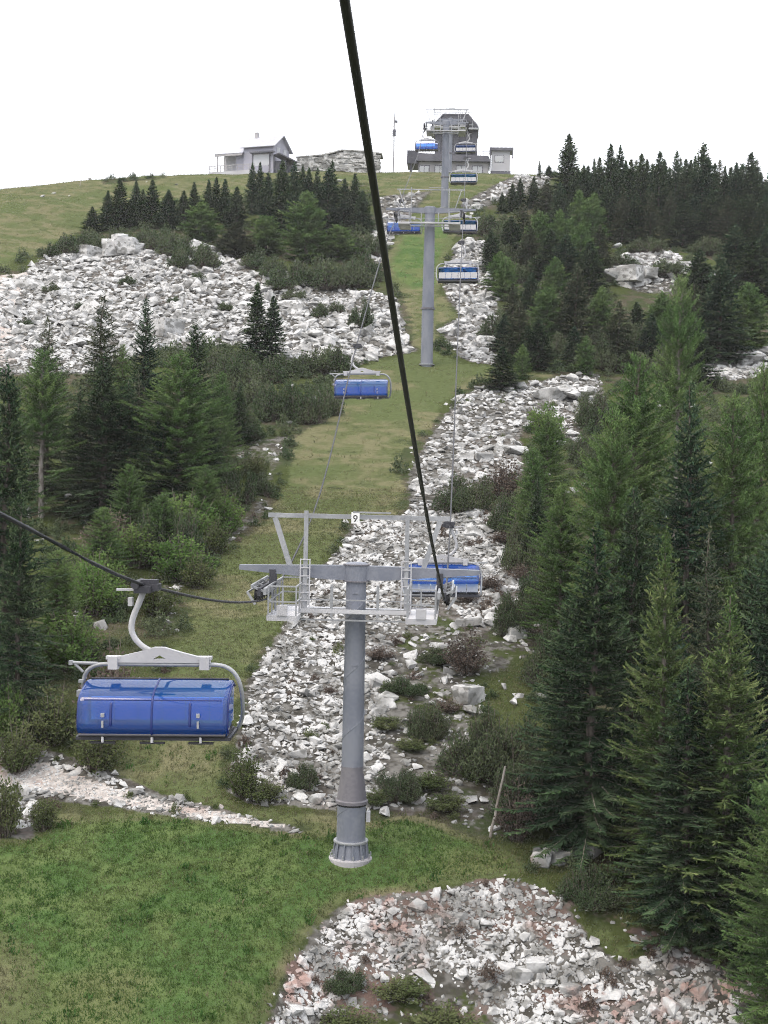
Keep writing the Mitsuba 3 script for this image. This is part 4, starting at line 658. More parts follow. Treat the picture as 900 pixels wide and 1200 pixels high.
sow(2600, (-20, 16, 54, 95), lambda Y: 0.22 + 0 * Y, lambda *a: dense(*a) * 0.8, 0.3)
sow(500, (-3, 14, 54, 95), lambda Y: 0.30 + 0 * Y, lambda s, v, c, X, Y: 0.55 * ((s > 0.42) & (s < 0.75)), 0.3)
sow(26000, (-48, 40, 95, 145), lambda Y: 0.165 + 0 * Y, lambda *a: dense(*a), 0.42)
sow(1000, (-25, 32, 95, 145), lambda Y: 0.40 + 0 * Y, lambda *a: dense(*a) * 0.7, 0.3)
sow(24000, (-50, 50, 140, 205), lambda Y: 0.27 + 0 * Y, lambda *a: dense(*a), 0.42)
sow(2600, (-50, 50, 140, 205), lambda Y: 0.62 + 0 * Y, lambda *a: dense(*a) * 0.7, 0.33)
sow(5000, (-30, 50, 200, 285), lambda Y: 0.38 + 0 * Y, lambda *a: dense(*a), 0.4)
sow(14000, (-16, 0, 50, 66), lambda Y: 0.045 + 0 * Y, lambda s, v, c, X, Y: 0.9 * in_rings(X, Y, 'P'), 0.35)
sow(3500, (-22, 30, 42, 130), lambda Y: 0.11 + 0.001 * Y, lambda s, v, c, X, Y: np.where((v < 0.3) & (s < 0.4), 0.30, 0.0) * sstep(0.46, 0.6, c), 0.5)
sow(500, (-60, 60, 130, 280), lambda Y: 0.42 + 0 * Y, lambda s, v, c, X, Y: np.where(v < 0.3, 0.3, 0.12) * sstep(0.5, 0.62, c), 0.4)
sow(60, (-75, -20, 215, 285), lambda Y: 0.4 + 0 * Y, lambda s, v, c, X, Y: 0.6 * (v > 0.3), 0.4)
SX, SY, SR = np.concatenate(sx), np.concatenate(sy), np.concatenate(sr)
far_ = (np.hypot(SX - line_x(52.3), SY - 52.3) > 1.3) & ~(in_rings(SX, SY, 'P') & (SR > 0.085) & (SY < 75))
SX, SY, SR = SX[far_], SY[far_], SR[far_]
SR = np.minimum(SR, 1.6)
FR = frames(SX, SY, rng)
SC = SR[:, None] * rng.uniform(0.75, 1.25, (len(SX), 3))
PZ = np.stack([SX, SY, H(SX, SY) + SR * rng.uniform(-0.20, 0.42, len(SX))], -1)
pick = rng.integers(0, len(ROCKS), len(SX))
order = np.argsort(-SR / SY); big_, rest_ = order[:290], order[290:]
tag_floor = {}
holder = np.where(cover(SX, SY)[0] > 0.4, 'scree_slope', np.where(cover(SX, SY)[1] > 0.3, 'meadow', 'forest_floor'))
for i in big_:
    v, f = ROCKS[pick[i]]
    part(holder[i], 'stone', ((v * SC[i]) @ FR[i].T + PZ[i], f), 'limestone')
for hname in ('scree_slope', 'meadow', 'forest_floor'):
    vs, fs_, at_ = [], [], 0
    for k in range(len(ROCKS)):
        idx = rest_[(pick[rest_] == k) & (holder[rest_] == hname)]
        if not len(idx): continue
        v, f = ROCKS[k]
        w = np.einsum('nij,nvj->nvi', FR[idx], v[None] * SC[idx][:, None]) + PZ[idx][:, None]
        vs.append(w.reshape(-1, 3)); fs_.append((f[None] + (at_ + np.arange(len(idx)) * len(v))[:, None, None]).reshape(-1, 3)); at_ += w.shape[0] * w.shape[1]
    k = part(hname, 'small_stones', (np.vstack(vs), np.vstack(fs_)), 'limestone')
    labels[k] = {'kind': 'stuff'}
def big_rock(x, y, sizes, seed, label, rings=2, rotz=None):
    """an outcrop of a few large angular blocks leaning on one another, each block a part"""
    r = np.random.default_rng(seed)
    b = thing('boulder', label, 'boulder')
    for j, (dx, dy, dz, s, fl) in enumerate(sizes):
        v, f = rock_shape(r, 18, fl)
        if fl >= 0.7:
            c = r.uniform(-1, 1, (40, 3)); c = np.sign(c) * np.abs(c) ** 0.35 * [1.15, 1.0, fl]
            hb = trimesh.convex.convex_hull(c); v, f = np.array(hb.vertices), np.array(hb.faces)
        m = trimesh.Trimesh(v, f, process=False).subdivide().subdivide()
        w = np.array(m.vertices); w *= 1 + 0.22 * (meshkit.fbm(w * 1.6 + seed, 3, seed)[:, None] - 0.5)
        a = r.uniform(0, 6.28); R = np.array([[math.cos(a), -math.sin(a), 0], [math.sin(a), math.cos(a), 0], [0, 0, 1]])
        part(b, 'block', ((w * s) @ R.T + [x + dx, y + dy, float(H(x + dx, y + dy)) + dz], np.array(m.faces)), 'limestone')
    return b
for (x, y, blocks, seed, lab) in BOULDERS: big_rock(x, y, blocks, seed, lab)

# ---------------------------------------------------------------- grass
def tufts(name, label, n, box_, keep, hgt, bsdf, blades=7, seed=5, wid=0.012, spread=0.07):
    r = np.random.default_rng(seed)
    X, Y = scatter(n, box_, visible, r)
    s, v = cover(X, Y)
    m = keep(s, v, X, Y, r.uniform(size=len(X))) & ~in_rings(X, Y, 'P') & (np.hypot(X - line_x(52.3), Y - 52.3) > 0.85)
    X, Y = X[m], Y[m]
    N = len(X) * blades
    hh = np.repeat(hgt * np.exp(r.normal(0, 0.3, len(X))), blades) * r.uniform(0.5, 1.1, N)
    bx, by = np.repeat(X, blades) + r.normal(0, spread, N), np.repeat(Y, blades) + r.normal(0, spread, N)
    z = np.repeat(H(X, Y), blades) + (by - np.repeat(Y, blades)) * 0.25 - 0.03
    a, le = r.uniform(0, 6.283, N), r.uniform(0.1, 0.75, N)
    w = wid * r.uniform(0.7, 1.5, N)
    d = np.stack([np.cos(a), np.sin(a), 0 * a], -1); sd = np.stack([-np.sin(a), np.cos(a), 0 * a], -1)
    p = np.stack([bx, by, z], -1)
    midp = p + d * (0.30 * le * hh)[:, None] + np.array([0, 0, 1.0]) * (0.62 * hh)[:, None]
    tip = p + d * (0.95 * le * hh)[:, None] + np.array([0, 0, 1.0]) * (hh * (1 - 0.25 * le))[:, None]
    V = np.stack([p - sd * w[:, None], p + sd * w[:, None], midp + sd * w[:, None] * 0.8, tip], 1).reshape(-1, 3)
    k = np.arange(N)[:, None, None] * 4
    Fq = (np.array([[0, 1, 2], [0, 2, 3]])[None] + k).reshape(-1, 3)
    o = thing(name, label, 'grass', kind='stuff')
    scene[o] = mikit.ply((V, Fq), bsdf)
tufts('grass', 'lush green grass round the foot of the nearest tower', 42000, (-13, 11, 39.5, 60), lambda s, v, X, Y, u: (s < 0.35) & (u < np.clip((v - 0.45) * 2.2, 0, 1)), 0.115, 'lush_blades', 5, 5, 0.011)
tufts('grass', 'dry yellow grass mixed into the lawn and up the middle of the slope', 100000, (-16, 16, 39.5, 100), lambda s, v, X, Y, u: (s < 0.4) & (u < np.where(v > 0.85, 0.12, np.where(v > 0.22, 0.8, np.where(Y < 80, 0.8, 0.2)))), 0.12, 'dry_blades', 4, 6, 0.013)
tufts('grass', 'short dry grass on the upper ski slope and hilltop', 26000, (-78, 26, 100, 288), lambda s, v, X, Y, u: (s < 0.4) & (v > 0.3) & (u < 0.75), 0.15, 'dry_blades', 4, 7, 0.03, 0.2)

leaf('weed_leaves', (0.040, 0.092, 0.026), (0.075, 0.125, 0.038), 0.9, 0.6)
tufts('weeds', 'darker leafy weeds in clumps across the green lawn', 800, (-13, 11, 39.5, 62), lambda s, v, X, Y, u: (s < 0.35) & (v > 0.45) & (u < 0.8 * sstep(0.42, 0.60, meshkit.fbm(np.stack([X, Y, 0 * X], -1) * 0.6 + 3, 2, 8))), 0.20, 'weed_leaves', 14, 9, 0.028, 0.10)
# ---------------------------------------------------------------- trees
def diamonds(P, D, L, W, N):
    """needle-covered twigs: a pointed leaf-shaped pair of triangles from P along D"""
    D = D / np.linalg.norm(D, axis=1, keepdims=True)
    S = np.cross(D, N); S /= np.linalg.norm(S, axis=1, keepdims=True) + 1e-9
    U = np.cross(S, D)
    mid = P + D * (0.42 * L)[:, None] - U * (0.10 * W)[:, None]
    V = np.stack([P, mid - S * (W / 2)[:, None], P + D * L[:, None] + U * (0.02 * L)[:, None], mid + S * (W / 2)[:, None]], 1).reshape(-1, 3)
    k = np.arange(len(P))[:, None, None] * 4
    return V, (np.array([[0, 1, 2], [0, 2, 3]])[None] + k).reshape(-1, 3)
def conifer(h, R, seed, step=0.36, nb=7, twig=0.10, L0=0.34, W0=0.075, kind='spruce', z0=0.03, bare=0.0, limbs=True):
    r = np.random.default_rng(seed)
    bp, bd, bl, bt, be = [], [], [], [], []
    lk = r.uniform(0.8, 1.15, 9)
    lump = lambda t: float(np.interp(t, np.linspace(0, 1, 9), lk))
    z = z0 * h
    while z < h * 0.985:
        t = z / h
        prof = ((1 - t) ** 0.84 * min(1.0, 0.66 + 2.6 * t) if kind != 'larch' else (1 - t) ** 0.60 * min(1.0, 0.5 + 1.9 * t)) * lump(t)
        k = nb if t < 0.8 else max(3, nb - 2)
        a0 = r.uniform(0, 6.28)
        for j in range(k):
            if t < bare and r.uniform() < 0.8: continue
            a = a0 + j * 6.283 / k + r.normal(0, 0.22)
            ln = R * prof * r.uniform(0.68, 1.12) + 0.03 * (1 - t)
            if kind == 'larch' and r.uniform() < 0.18: ln *= 1.25
            e = {'spruce': -0.30 + 0.95 * t, 'young': -0.12 + 0.95 * t, 'larch': -0.05 + 0.75 * t, 'grey': -0.25 + 0.7 * t}[kind] + r.normal(0, 0.13)
            bp.append([0, 0, z + r.normal(0, step * 0.28)]); bd.append([math.cos(a), math.sin(a), 0]); bl.append(ln); bt.append(t); be.append(e)
        z += step * r.uniform(0.7, 1.3) * (1 - 0.45 * t)
    bp, bd, bl, bt, be = map(np.array, (bp, bd, bl, bt, be))
    def along(i, s):
        ln = bl[i]
        return bp[i] + bd[i] * (ln * s)[:, None] + np.array([0, 0, 1.0]) * (ln * (np.tan(be[i]) * s - 0.34 * s ** 2 * (1 - bt[i]) + 0.30 * s ** 3 * (1 - 0.5 * bt[i])))[:, None]
    n = np.maximum((bl / twig).astype(int), 3)
    i = np.repeat(np.arange(len(bl)), n)
    s = (np.concatenate([np.arange(k) for k in n]) + r.uniform(0, 1, len(i))) / n[i]
    s = (0.10 if kind != 'larch' else 0.18) + s * (0.92 if kind != 'larch' else 0.82)
    P = along(i, s); Tn = along(i, s + 0.03) - P; Tn /= np.linalg.norm(Tn, axis=1, keepdims=True)
    side = np.stack([-bd[i][:, 1], bd[i][:, 0], 0 * s], -1)
    Ps, Ds, Ls, Ws, Ns = [], [], [], [], []
    up = np.array([0, 0, 1.0])
    for sg in (-1, 1):
        an = r.normal(0.92, 0.25, len(i))[:, None]
        D = Tn * np.cos(an) + side * np.sin(an) * sg + up * r.normal(-0.12 if kind != 'larch' else -0.25, 0.16 if kind != 'larch' else 0.35, (len(i), 1))
        L = L0 * r.uniform(0.6, 1.25, len(i)) * np.clip(0.45 + 1.5 * (1 - s), 0.45, 1.3) * np.clip(0.55 + 0.5 * bl[i] / max(R, 0.1), 0.5, 1.1) * np.clip(0.25 + 2.6 * (1 - bt[i]), 0.25, 1)
        Ps.append(P); Ds.append(D); Ls.append(L); Ws.append(W0 * r.uniform(0.7, 1.3, len(i))); Ns.append(up + r.normal(0, 0.28 if kind != 'larch' else 0.9, (len(i), 3)))
    # the axis itself, clothed with needles above
    Ps.append(P); Ds.append(Tn + r.normal(0, 0.12, (len(i), 3))); Ls.append(L0 * 0.7 * r.uniform(0.7, 1.2, len(i)) * np.clip(0.3 + 2.6 * (1 - bt[i]), 0.3, 1)); Ws.append(W0 * 1.15 * np.ones(len(i))); Ns.append(up + r.normal(0, 0.35, (len(i), 3)))
    # hanging twigs
    m = r.uniform(size=len(i)) < {'spruce': 0.45, 'young': 0.25, 'larch': 0.9, 'grey': 0.5}[kind]
    Ps.append(P[m]); Ds.append(-up + r.normal(0, 0.35, (m.sum(), 3)) + Tn[m] * 0.35); Ls.append(L0 * r.uniform(0.45, 0.95, m.sum())); Ws.append(W0 * 0.85 * np.ones(m.sum())); Ns.append(bd[i][m] + r.normal(0, 0.5, (m.sum(), 3)))
    # leading shoot
    zt = np.linspace(h * 0.93, h, 7)
    Ps.append(np.stack([0 * zt, 0 * zt, zt], -1)); Ds.append(up + r.normal(0, 0.25, (7, 3))); Ls.append(np.full(7, L0 * 0.6)); Ws.append(np.full(7, W0 * 0.6)); Ns.append(r.normal(size=(7, 3)))
    SS = np.concatenate([s, s, s, s[m], np.full(7, 0.9)])
    P_, D_, L_, W_, N_ = map(np.concatenate, (Ps, Ds, Ls, Ws, Ns))
    fresh = (SS > 0.76) & (r.uniform(size=len(SS)) < 0.75)
    V, Fc = diamonds(P_[~fresh], D_[~fresh], L_[~fresh], W_[~fresh], N_[~fresh])
    shoots = diamonds(P_[fresh], D_[fresh], L_[fresh] * 0.9, W_[fresh], N_[fresh])
    rad = 0.0095 * h + 0.03
    tz = np.linspace(-0.06 * h, h * 0.98, 9)
    wob = np.stack([0.01 * h * np.sin(tz * 0.7 + seed) * (tz / h), 0.01 * h * np.cos(tz * 0.9 + seed) * (tz / h), tz], -1)
    trunk = [sweep(wob, np.maximum(rad * (1 - np.clip(tz / h, 0, 1)) ** 0.8, 0.012), 7)]
    lim = None
    if limbs:
        lm = []
        for b in range(len(bl)):
            if bl[b] < 0.3: continue
            ss_ = np.array([0, 0.35, 0.7, 0.97]); pp = along(np.full(4, b), ss_)
            lm.append(thin_tube(pp, np.array([0.022, 0.016, 0.010, 0.004]) * (0.5 + 0.35 * bl[b])))
        lim = join(lm)
    return (V, Fc), trunk[0], lim, shoots
def thin_tube(p, r, n=3):
    t = np.gradient(p, axis=0); t /= np.linalg.norm(t, axis=1, keepdims=True) + 1e-9
    a = np.cross(t, [0, 0, 1.0]); a /= np.linalg.norm(a, axis=1, keepdims=True) + 1e-9
    b = np.cross(t, a); ang = np.arange(n) * 2 * np.pi / n
    v = p[:, None] + r[:, None, None] * (np.cos(ang)[None, :, None] * a[:, None] + np.sin(ang)[None, :, None] * b[:, None])
    i, j = np.meshgrid(np.arange(len(p) - 1), np.arange(n), indexing='ij')
    q = np.stack([i * n + j, i * n + (j + 1) % n, (i + 1) * n + (j + 1) % n, (i + 1) * n + j], -1).reshape(-1, 4)
    return v.reshape(-1, 3), np.vstack([q[:, [0, 1, 2]], q[:, [0, 2, 3]]])
def join(ms):
    at = np.cumsum([0] + [len(m[0]) for m in ms])
    return np.vstack([m[0] for m in ms]), np.vstack([m[1] + a for m, a in zip(ms, at)])
def pine_bush(seed, shoots=170, fine=18, sz=1.0, lobes=6):
    """dwarf mountain pine, about 2 m across and 1 m high: several sprawling lobes of bowed shoots, each a brush of short needles"""
    r = np.random.default_rng(seed)
    st, Ps, Ds, Ls, Ws, Ns = [], [], [], [], [], []
    la, lr = r.uniform(0, 6.283) + np.arange(lobes) * 6.283 / (lobes - 1) + r.normal(0, 0.4, lobes), r.uniform(0.35, 0.75, lobes)
    C = np.stack([np.cos(la) * lr, np.sin(la) * lr], -1); C[0] = r.normal(0, 0.15, 2)
    Rl, Hl = r.uniform(0.30, 0.52, lobes), r.uniform(0.45, 0.95, lobes); Hl[0] = 1.0
    for k in range(shoots):
        j = r.integers(lobes); a, q_ = r.uniform(0, 6.283), math.sqrt(r.uniform(0, 1))
        e = np.array([C[j, 0] + math.cos(a) * q_ * Rl[j], C[j, 1] + math.sin(a) * q_ * Rl[j], Hl[j] * (1.0 - 0.8 * q_ ** 2.4) * r.uniform(0.72, 1.05)])
        b = np.array([C[j, 0] * 0.6, C[j, 1] * 0.6, -0.05]); m = np.array([e[0] * 0.6 + b[0] * 0.4 + r.normal(0, 0.05), e[1] * 0.6 + b[1] * 0.4 + r.normal(0, 0.05), e[2] * 0.4])
        st.append(thin_tube(np.stack([b, m, e]), np.array([0.022, 0.014, 0.006])))
        d = (e - m) / np.linalg.norm(e - m); ln = np.linalg.norm(e - m)
        for w in range(fine):
            s = r.uniform(0.0, 1.0) ** 1.3
            Ps.append(e - d * s * ln + r.normal(0, 0.045, 3)); Ds.append(d * 0.4 + r.normal(0, 0.65, 3) + [0, 0, 0.2]); Ls.append(sz * r.uniform(0.08, 0.16)); Ws.append(sz * r.uniform(0.035, 0.06)); Ns.append(r.normal(size=3))
    return diamonds(np.array(Ps), np.array(Ds), np.array(Ls), np.array(Ws), np.array(Ns)), join(st)
def leafy_bush(seed, n=2600):
    """a many-stemmed broadleaf bush about 2 m across and 2 m high"""
    r = np.random.default_rng(seed)
    st, Ps = [], []
    for k in range(46):
        a, q_ = r.uniform(0, 6.283), math.sqrt(r.uniform(0, 1))
        e = np.array([math.cos(a) * q_ * 0.95, math.sin(a) * q_ * 0.95, 2.0 * (1 - 0.5 * q_ ** 2) * r.uniform(0.55, 1.08)])
        b = np.array([e[0] * 0.15, e[1] * 0.15, -0.1]); m = np.array([e[0] * 0.6, e[1] * 0.6, e[2] * 0.55])
        p = bez([b, m, e], 6); st.append(thin_tube(p, np.linspace(0.022, 0.005, 6)))
        for w in range(n // 46):
            s = r.uniform(0.25, 1.0) ** 0.7; c = p[min(5, int(s * 5))]
            Ps.append(c + r.normal(0, 0.10, 3) * [1, 1, 0.8])
    Ps = np.array(Ps); N = len(Ps)
    D = r.normal(size=(N, 3)); D[:, 2] = np.abs(D[:, 2]) * 0.6 + 0.1
    return diamonds(Ps, D, r.uniform(0.08, 0.15, N), r.uniform(0.045, 0.075, N), r.normal(size=(N, 3)) + [0, 0, 0.9]), join(st)

# species: (foliage material, bark, builder); each has close and far models, one unit = 1 m of a tree of the given height
MODELS = {}
def model(sp, i, hgt, rad, crown, trunk, limb, shoots, leafm, barkm):
    g = f'{sp}_model_{i}'
    d = {'type': 'shapegroup', 'crown': mikit.ply(crown, leafm), 'trunk': mikit.ply(trunk, barkm, True)}
    d['shoots'] = mikit.ply(shoots, leafm + '_fresh')
    if limb is not None: d['limbs'] = mikit.ply(limb, barkm)
    scene[g] = d; MODELS.setdefault(sp, []).append((g, hgt, rad))
for i in range(4): model('spruce_near', i, 12, 2.3, *conifer(12, 2.3, 20 + i, 0.36, 8, 0.052, 0.32, 0.068), 'spruce_needles', 'bark')
for i in range(2): model('bluespruce_near', i, 12, 2.2, *conifer(12, 2.2, 30 + i, 0.36, 8, 0.052, 0.32, 0.068), 'blue_spruce_needles', 'bark')
for i in range(2): model('youngspruce_near', i, 11, 1.9, *conifer(11, 1.9, 40 + i, 0.32, 8, 0.050, 0.28, 0.056, 'young'), 'young_spruce_needles', 'bark')
for i in range(3): model('larch_near', i, 14, 2.8, *conifer(14, 2.8, 50 + i, 0.34, 8, 0.050, 0.30, 0.048, 'larch', 0.05), 'larch_needles', 'bark')
for i in range(1): model('talllarch_near', i, 14, 2.8, *conifer(14, 2.8, 56 + i, 0.34, 8, 0.050, 0.30, 0.048, 'larch', 0.05, 0.42), 'larch_needles', 'pale_bark')
for i in range(2): model('grey_near', i, 12, 2.1, *conifer(12, 2.1, 60 + i, 0.40, 7, 0.070, 0.34, 0.065, 'grey'), 'grey_needles', 'bark')
for i in range(5): model('spruce', i, 9, 1.8, *conifer(9, 1.8, 70 + i, 0.36, 8, 0.105, 0.46, 0.15, limbs=False), 'spruce_needles', 'bark')
for i in range(3): model('bluespruce', i, 9, 1.7, *conifer(9, 1.7, 80 + i, 0.36, 8, 0.105, 0.46, 0.15, limbs=False), 'blue_spruce_needles', 'bark')
for i in range(3): model('larch', i, 9, 1.9, *conifer(9, 1.9, 90 + i, 0.36, 8, 0.10, 0.42, 0.115, 'larch', limbs=False), 'larch_needles', 'bark')
for i in range(2): model('grey', i, 9, 1.6, *conifer(9, 1.6, 96 + i, 0.40, 7, 0.12, 0.42, 0.125, 'grey', limbs=False), 'grey_needles', 'bark')
def bush_model(sp, i, hgt, rad, pair, leafm):
    g = f'{sp}_model_{i}'
    scene[g] = {'type': 'shapegroup', 'foliage': mikit.ply(pair[0], leafm), 'stems': mikit.ply(pair[1], 'bark')}
    MODELS.setdefault(sp, []).append((g, hgt, rad))
for i in range(4): bush_model('pine', i, 1.0, 1.0, pine_bush(200 + i), 'pine_needles')
for i in range(2): bush_model('finepine', i, 1.0, 1.0, pine_bush(210 + i, 380, 30, 0.6, 9), 'pine_needles')
for i in range(3): bush_model('leafy', i, 2.0, 1.0, leafy_bush(220 + i), 'shrub_leaves')
for i in range(2): bush_model('olive', i, 2.0, 1.0, leafy_bush(230 + i), 'olive_leaves')
for i in range(2): bush_model('heath', i, 2.0, 1.0, leafy_bush(240 + i, 1500), 'heath_twigs')
tr = np.random.default_rng(77)
WIDER = {'spruce': 1.6, 'bluespruce': 1.6, 'larch': 1.5, 'grey': 1.5, 'spruce_near': 1.3, 'bluespruce_near': 1.35, 'larch_near': 1.4, 'talllarch_near': 1.3, 'grey_near': 1.3, 'youngspruce_near': 1.2}
for (sp, x, y, hgt, wid, name, label, ct, grp) in TREES:
    ms = MODELS[sp]; g, mh, mr = ms[tr.integers(len(ms))]
    k = thing(name, label, ct, grp)
    sw, sh = wid / (2 * mr) * WIDER.get(sp, 1.0), hgt / mh
    scene[k] = {'type': 'instance', 'sg': {'type': 'ref', 'id': g}, 'to_world': T().translate([x, y, float(H(x, y)) - 0.05 * min(hgt, 3)]).rotate([0, 0, 1], float(tr.uniform(0, 360))).scale([sw, sw, sh])}
# low heath and dwarf shrubs covering the ground of the wood, one mass
def heath_mass(name, label, n, box_, pr, size, seed, src, bsdf):
    r = np.random.default_rng(seed)
    X, Y = scatter(n, box_, visible, r)
    s, v = cover(X, Y); cl = meshkit.fbm(np.stack([X, Y, 0 * X], -1) * 0.35 + 8, 2, seed)
    m = (r.uniform(size=len(X)) < pr(s, v, cl)) & (np.hypot(X - line_x(52.3), Y - 52.3) > 1.4) & (np.abs(X - line_x(Y)) > 0.4)
    X, Y = X[m], Y[m]; N = len(X)
    V, Fq = src
    a, sc = r.uniform(0, 6.283, N), size(Y) * np.exp(r.normal(0, 0.3, N))
    ca, sa = np.cos(a) * sc, np.sin(a) * sc
    W = np.stack([V[None, :, 0] * ca[:, None] - V[None, :, 1] * sa[:, None], V[None, :, 0] * sa[:, None] + V[None, :, 1] * ca[:, None], V[None, :, 2] * sc[:, None] * r.uniform(0.6, 1.1, (N, 1))], -1)
    W += np.stack([X, Y, H(X, Y)], -1)[:, None]
    W[..., 2] += 0.25 * (W[..., 1] - Y[:, None])
    o = thing(name, label, 'undergrowth', kind='stuff')
    scene[o] = mikit.ply((W.reshape(-1, 3), (Fq[None] + (np.arange(N) * len(V))[:, None, None]).reshape(-1, 3)), bsdf)
light = pine_bush(301, 34, 8, 1.7, 4)[0]
heath_mass('undergrowth', 'low dark heath and dwarf shrubs covering the soil between the trees', 7500, (-45, 45, 42, 150), lambda s, v, c: np.where((s < 0.4) & (v < 0.3), 0.85, 0.0), lambda Y: 0.38 + 0.002 * Y, 31, light, 'pine_needles')
heath_mass('undergrowth', 'dark scrub growing between the far spruces', 5200, (-78, 78, 140, 288), lambda s, v, c: np.where((s < 0.4) & (v < 0.3), 0.85, 0.0), lambda Y: 0.85 + 0 * Y, 32, light, 'pine_needles')
heath_mass('undergrowth', 'brownish green plants growing between the stones of the rubble', 1500, (-18, 18, 42, 130), lambda s, v, c: np.where(s > 0.4, np.where(s < 0.75, 0.7, 0.22), 0.0) * sstep(0.42, 0.56, c), lambda Y: 0.26 + 0.001 * Y, 33, light, 'olive_leaves')
heath_mass('undergrowth', 'reddish brown heath twigs among the stones and bushes', 900, (-16, 18, 44, 100), lambda s, v, c: np.where(v < 0.3, 0.4, 0.0) * sstep(0.44, 0.56, c), lambda Y: 0.34 + 0 * Y, 34, light, 'heath_twigs')

# ---------------------------------------------------------------- lift line
def gz(x, y): return float(H(x, y))
AX = math.degrees(-math.atan(0.051))                       # the line runs a little to the right of straight ahead
def placed(x, y, z, rz=0.0, s=1.0): return T().translate([float(x), float(y), float(z)]).rotate([0, 0, 1], AX + rz).scale(s)
GAUGE = 3.05
def tower(Y, top, r0, r1, label, near=False, number=None, arm=4.2):
    """top: height of the crossarm; origin of the parts at the foot of the tube"""
    x = float(line_x(Y)); z = gz(x, Y); h = top - z
    W = placed(x, Y, z)
    t = thing('lift_tower', label, 'chairlift tower', 'steel towers of the chairlift')
    zc = 0.19 * h
    if near:
        part(t, 'upper_tube', lathe([(0, zc + 1.2), (r1 * 1.13, zc + 1.2), (r1, h + 0.1), (0, h + 0.1)], 48), 'tower_steel', W, 30)
        part(t, 'collar', lathe([(0, zc), (r0 + 0.06, zc), (r0 + 0.06, zc + 0.10), (r0 + 0.01, zc + 0.14), (r1 * 1.15, zc + 1.10), (r1 * 1.15, zc + 1.28), (0, zc + 1.28)], 48), 'collar_steel', W, 30)
        part(t, 'collar_gap', lathe([(0, zc - 0.07), (r0 + 0.012, zc - 0.07), (r0 + 0.012, zc - 0.002), (0, zc - 0.002)], 48), 'black_rubber', W, 30)
        part(t, 'lower_tube', lathe([(0, 0.0), (r0, 0.0), (r0 - 0.01, zc - 0.075), (0, zc - 0.075)], 48), 'tower_steel', W, 30)
        part(t, 'base_ring', lathe([(0, 0.52), (r0 + 0.09, 0.52), (r0 + 0.10, 0.54), (r0 + 0.10, 0.58), (r0 + 0.09, 0.60), (0, 0.60)], 48), 'zinc', W, 30)
        part(t, 'base_skirt', lathe([(0, -0.3), (r0 + 0.12, -0.3), (r0 + 0.11, 0.05), (r0 + 0.02, 0.515), (0, 0.515)], 48), 'tower_steel', W, 30)
        part(t, 'foundation', lathe([(0, -1.0), (0.76, -1.0), (0.75, -0.02), (0.72, 0.02), (0, 0.02)], 32), 'grey_wall', W, 30)
        for k in range(12):
            a = k * math.pi / 6 + 0.2; c, s = math.cos(a), math.sin(a)
            part(t, 'gusset', beam((c * (r0 + 0.11), s * (r0 + 0.11), 0.03), (c * (r0 + 0.06), s * (r0 + 0.06), 0.52), 0.04, 0.12), 'tower_steel', W)
            part(t, 'anchor_bolt', bar((c * (r0 + 0.19), s * (r0 + 0.19), 0.0), (c * (r0 + 0.19), s * (r0 + 0.19), 0.17), 0.028, 8), 'zinc', W)
        def helix(za, zb, ra, rb, pitch, ph):
            n = int((zb - za) / 0.04); zz = np.linspace(za, zb, n); a = ph + 2 * np.pi * (zz - za) / pitch; rr = np.linspace(ra, rb, n)
            return sweep(np.stack([rr * np.cos(a), rr * np.sin(a), zz], -1), 0.020, 5)
        part(t, 'weld_seam', helix(zc + 1.3, h - 0.1, r1 * 1.13, r1, 2.0, 0.6), 'tower_steel', W, True)
        part(t, 'weld_seam', helix(0.62, zc - 0.1, r0, r0 - 0.01, 2.0, 0.9), 'tower_steel', W, True)
        for zz in (h - 0.75, h - 1.65, h - 3.2): part(t, 'bracket', box(-0.10, 0.12, -r1 - 0.05, -r1 + 0.06, zz, zz + 0.06), 'tower_steel', W)
        part(t, 'junction_box', box(r0 + 0.02, r0 + 0.15, -0.16, 0.08, 1.25, 1.60), 'white_zinc', W)
    else:
        part(t, 'lower_tube', lathe([(0, -0.4), (r0, -0.4), (r0 * 0.96, zc * 1.9), (0, zc * 1.9)], 28), 'tower_steel', W, 30)
        part(t, 'flange', lathe([(0, zc * 1.9 + 0.002), (r0 + 0.1, zc * 1.9 + 0.002), (r0 + 0.1, zc * 1.9 + 0.16), (0, zc * 1.9 + 0.16)], 28), 'collar_steel', W, 30)
        part(t, 'upper_tube', lathe([(0, zc * 1.9 + 0.162), (r0 * 0.97, zc * 1.9 + 0.162), (r1, h + 0.1), (0, h + 0.1)], 28), 'tower_steel', W, 30)
        part(t, 'base_ring', lathe([(0, 0.05), (r0 + 0.16, 0.05), (r0 + 0.16, 0.14), (0, 0.14)], 28), 'zinc', W, 30)
    # crossarm: a tapered box beam
    arm_l, arm_r = arm - 0.2, arm
    part(t, 'crossarm', prism([(-arm_l, h + 0.13), (-arm_l, h - 0.03), (-0.9, h - 0.30), (0.9, h - 0.30), (arm_r, h - 0.03), (arm_r, h + 0.13), (0, h + 0.20)], 0.34).apply_translation((0, -0.17, 0)), 'tower_steel', W)
    part(t, 'crossarm_hub', lathe([(0, h - 0.34), (r1 + 0.07, h - 0.34), (r1 + 0.07, h + 0.24), (r1 - 0.02, h + 0.30), (0, h + 0.30)], 32), 'tower_steel', W, 30)
    if near:
        for zz in (h - 0.355, h + 0.21): part(t, 'hub_flange', lathe([(0, zz), (r1 + 0.12, zz), (r1 + 0.12, zz + 0.04), (0, zz + 0.04)], 32), 'collar_steel', W, 30)
    # frame above for lifting the cable, two masts and a slanting strut each
    zf = h + 1.85
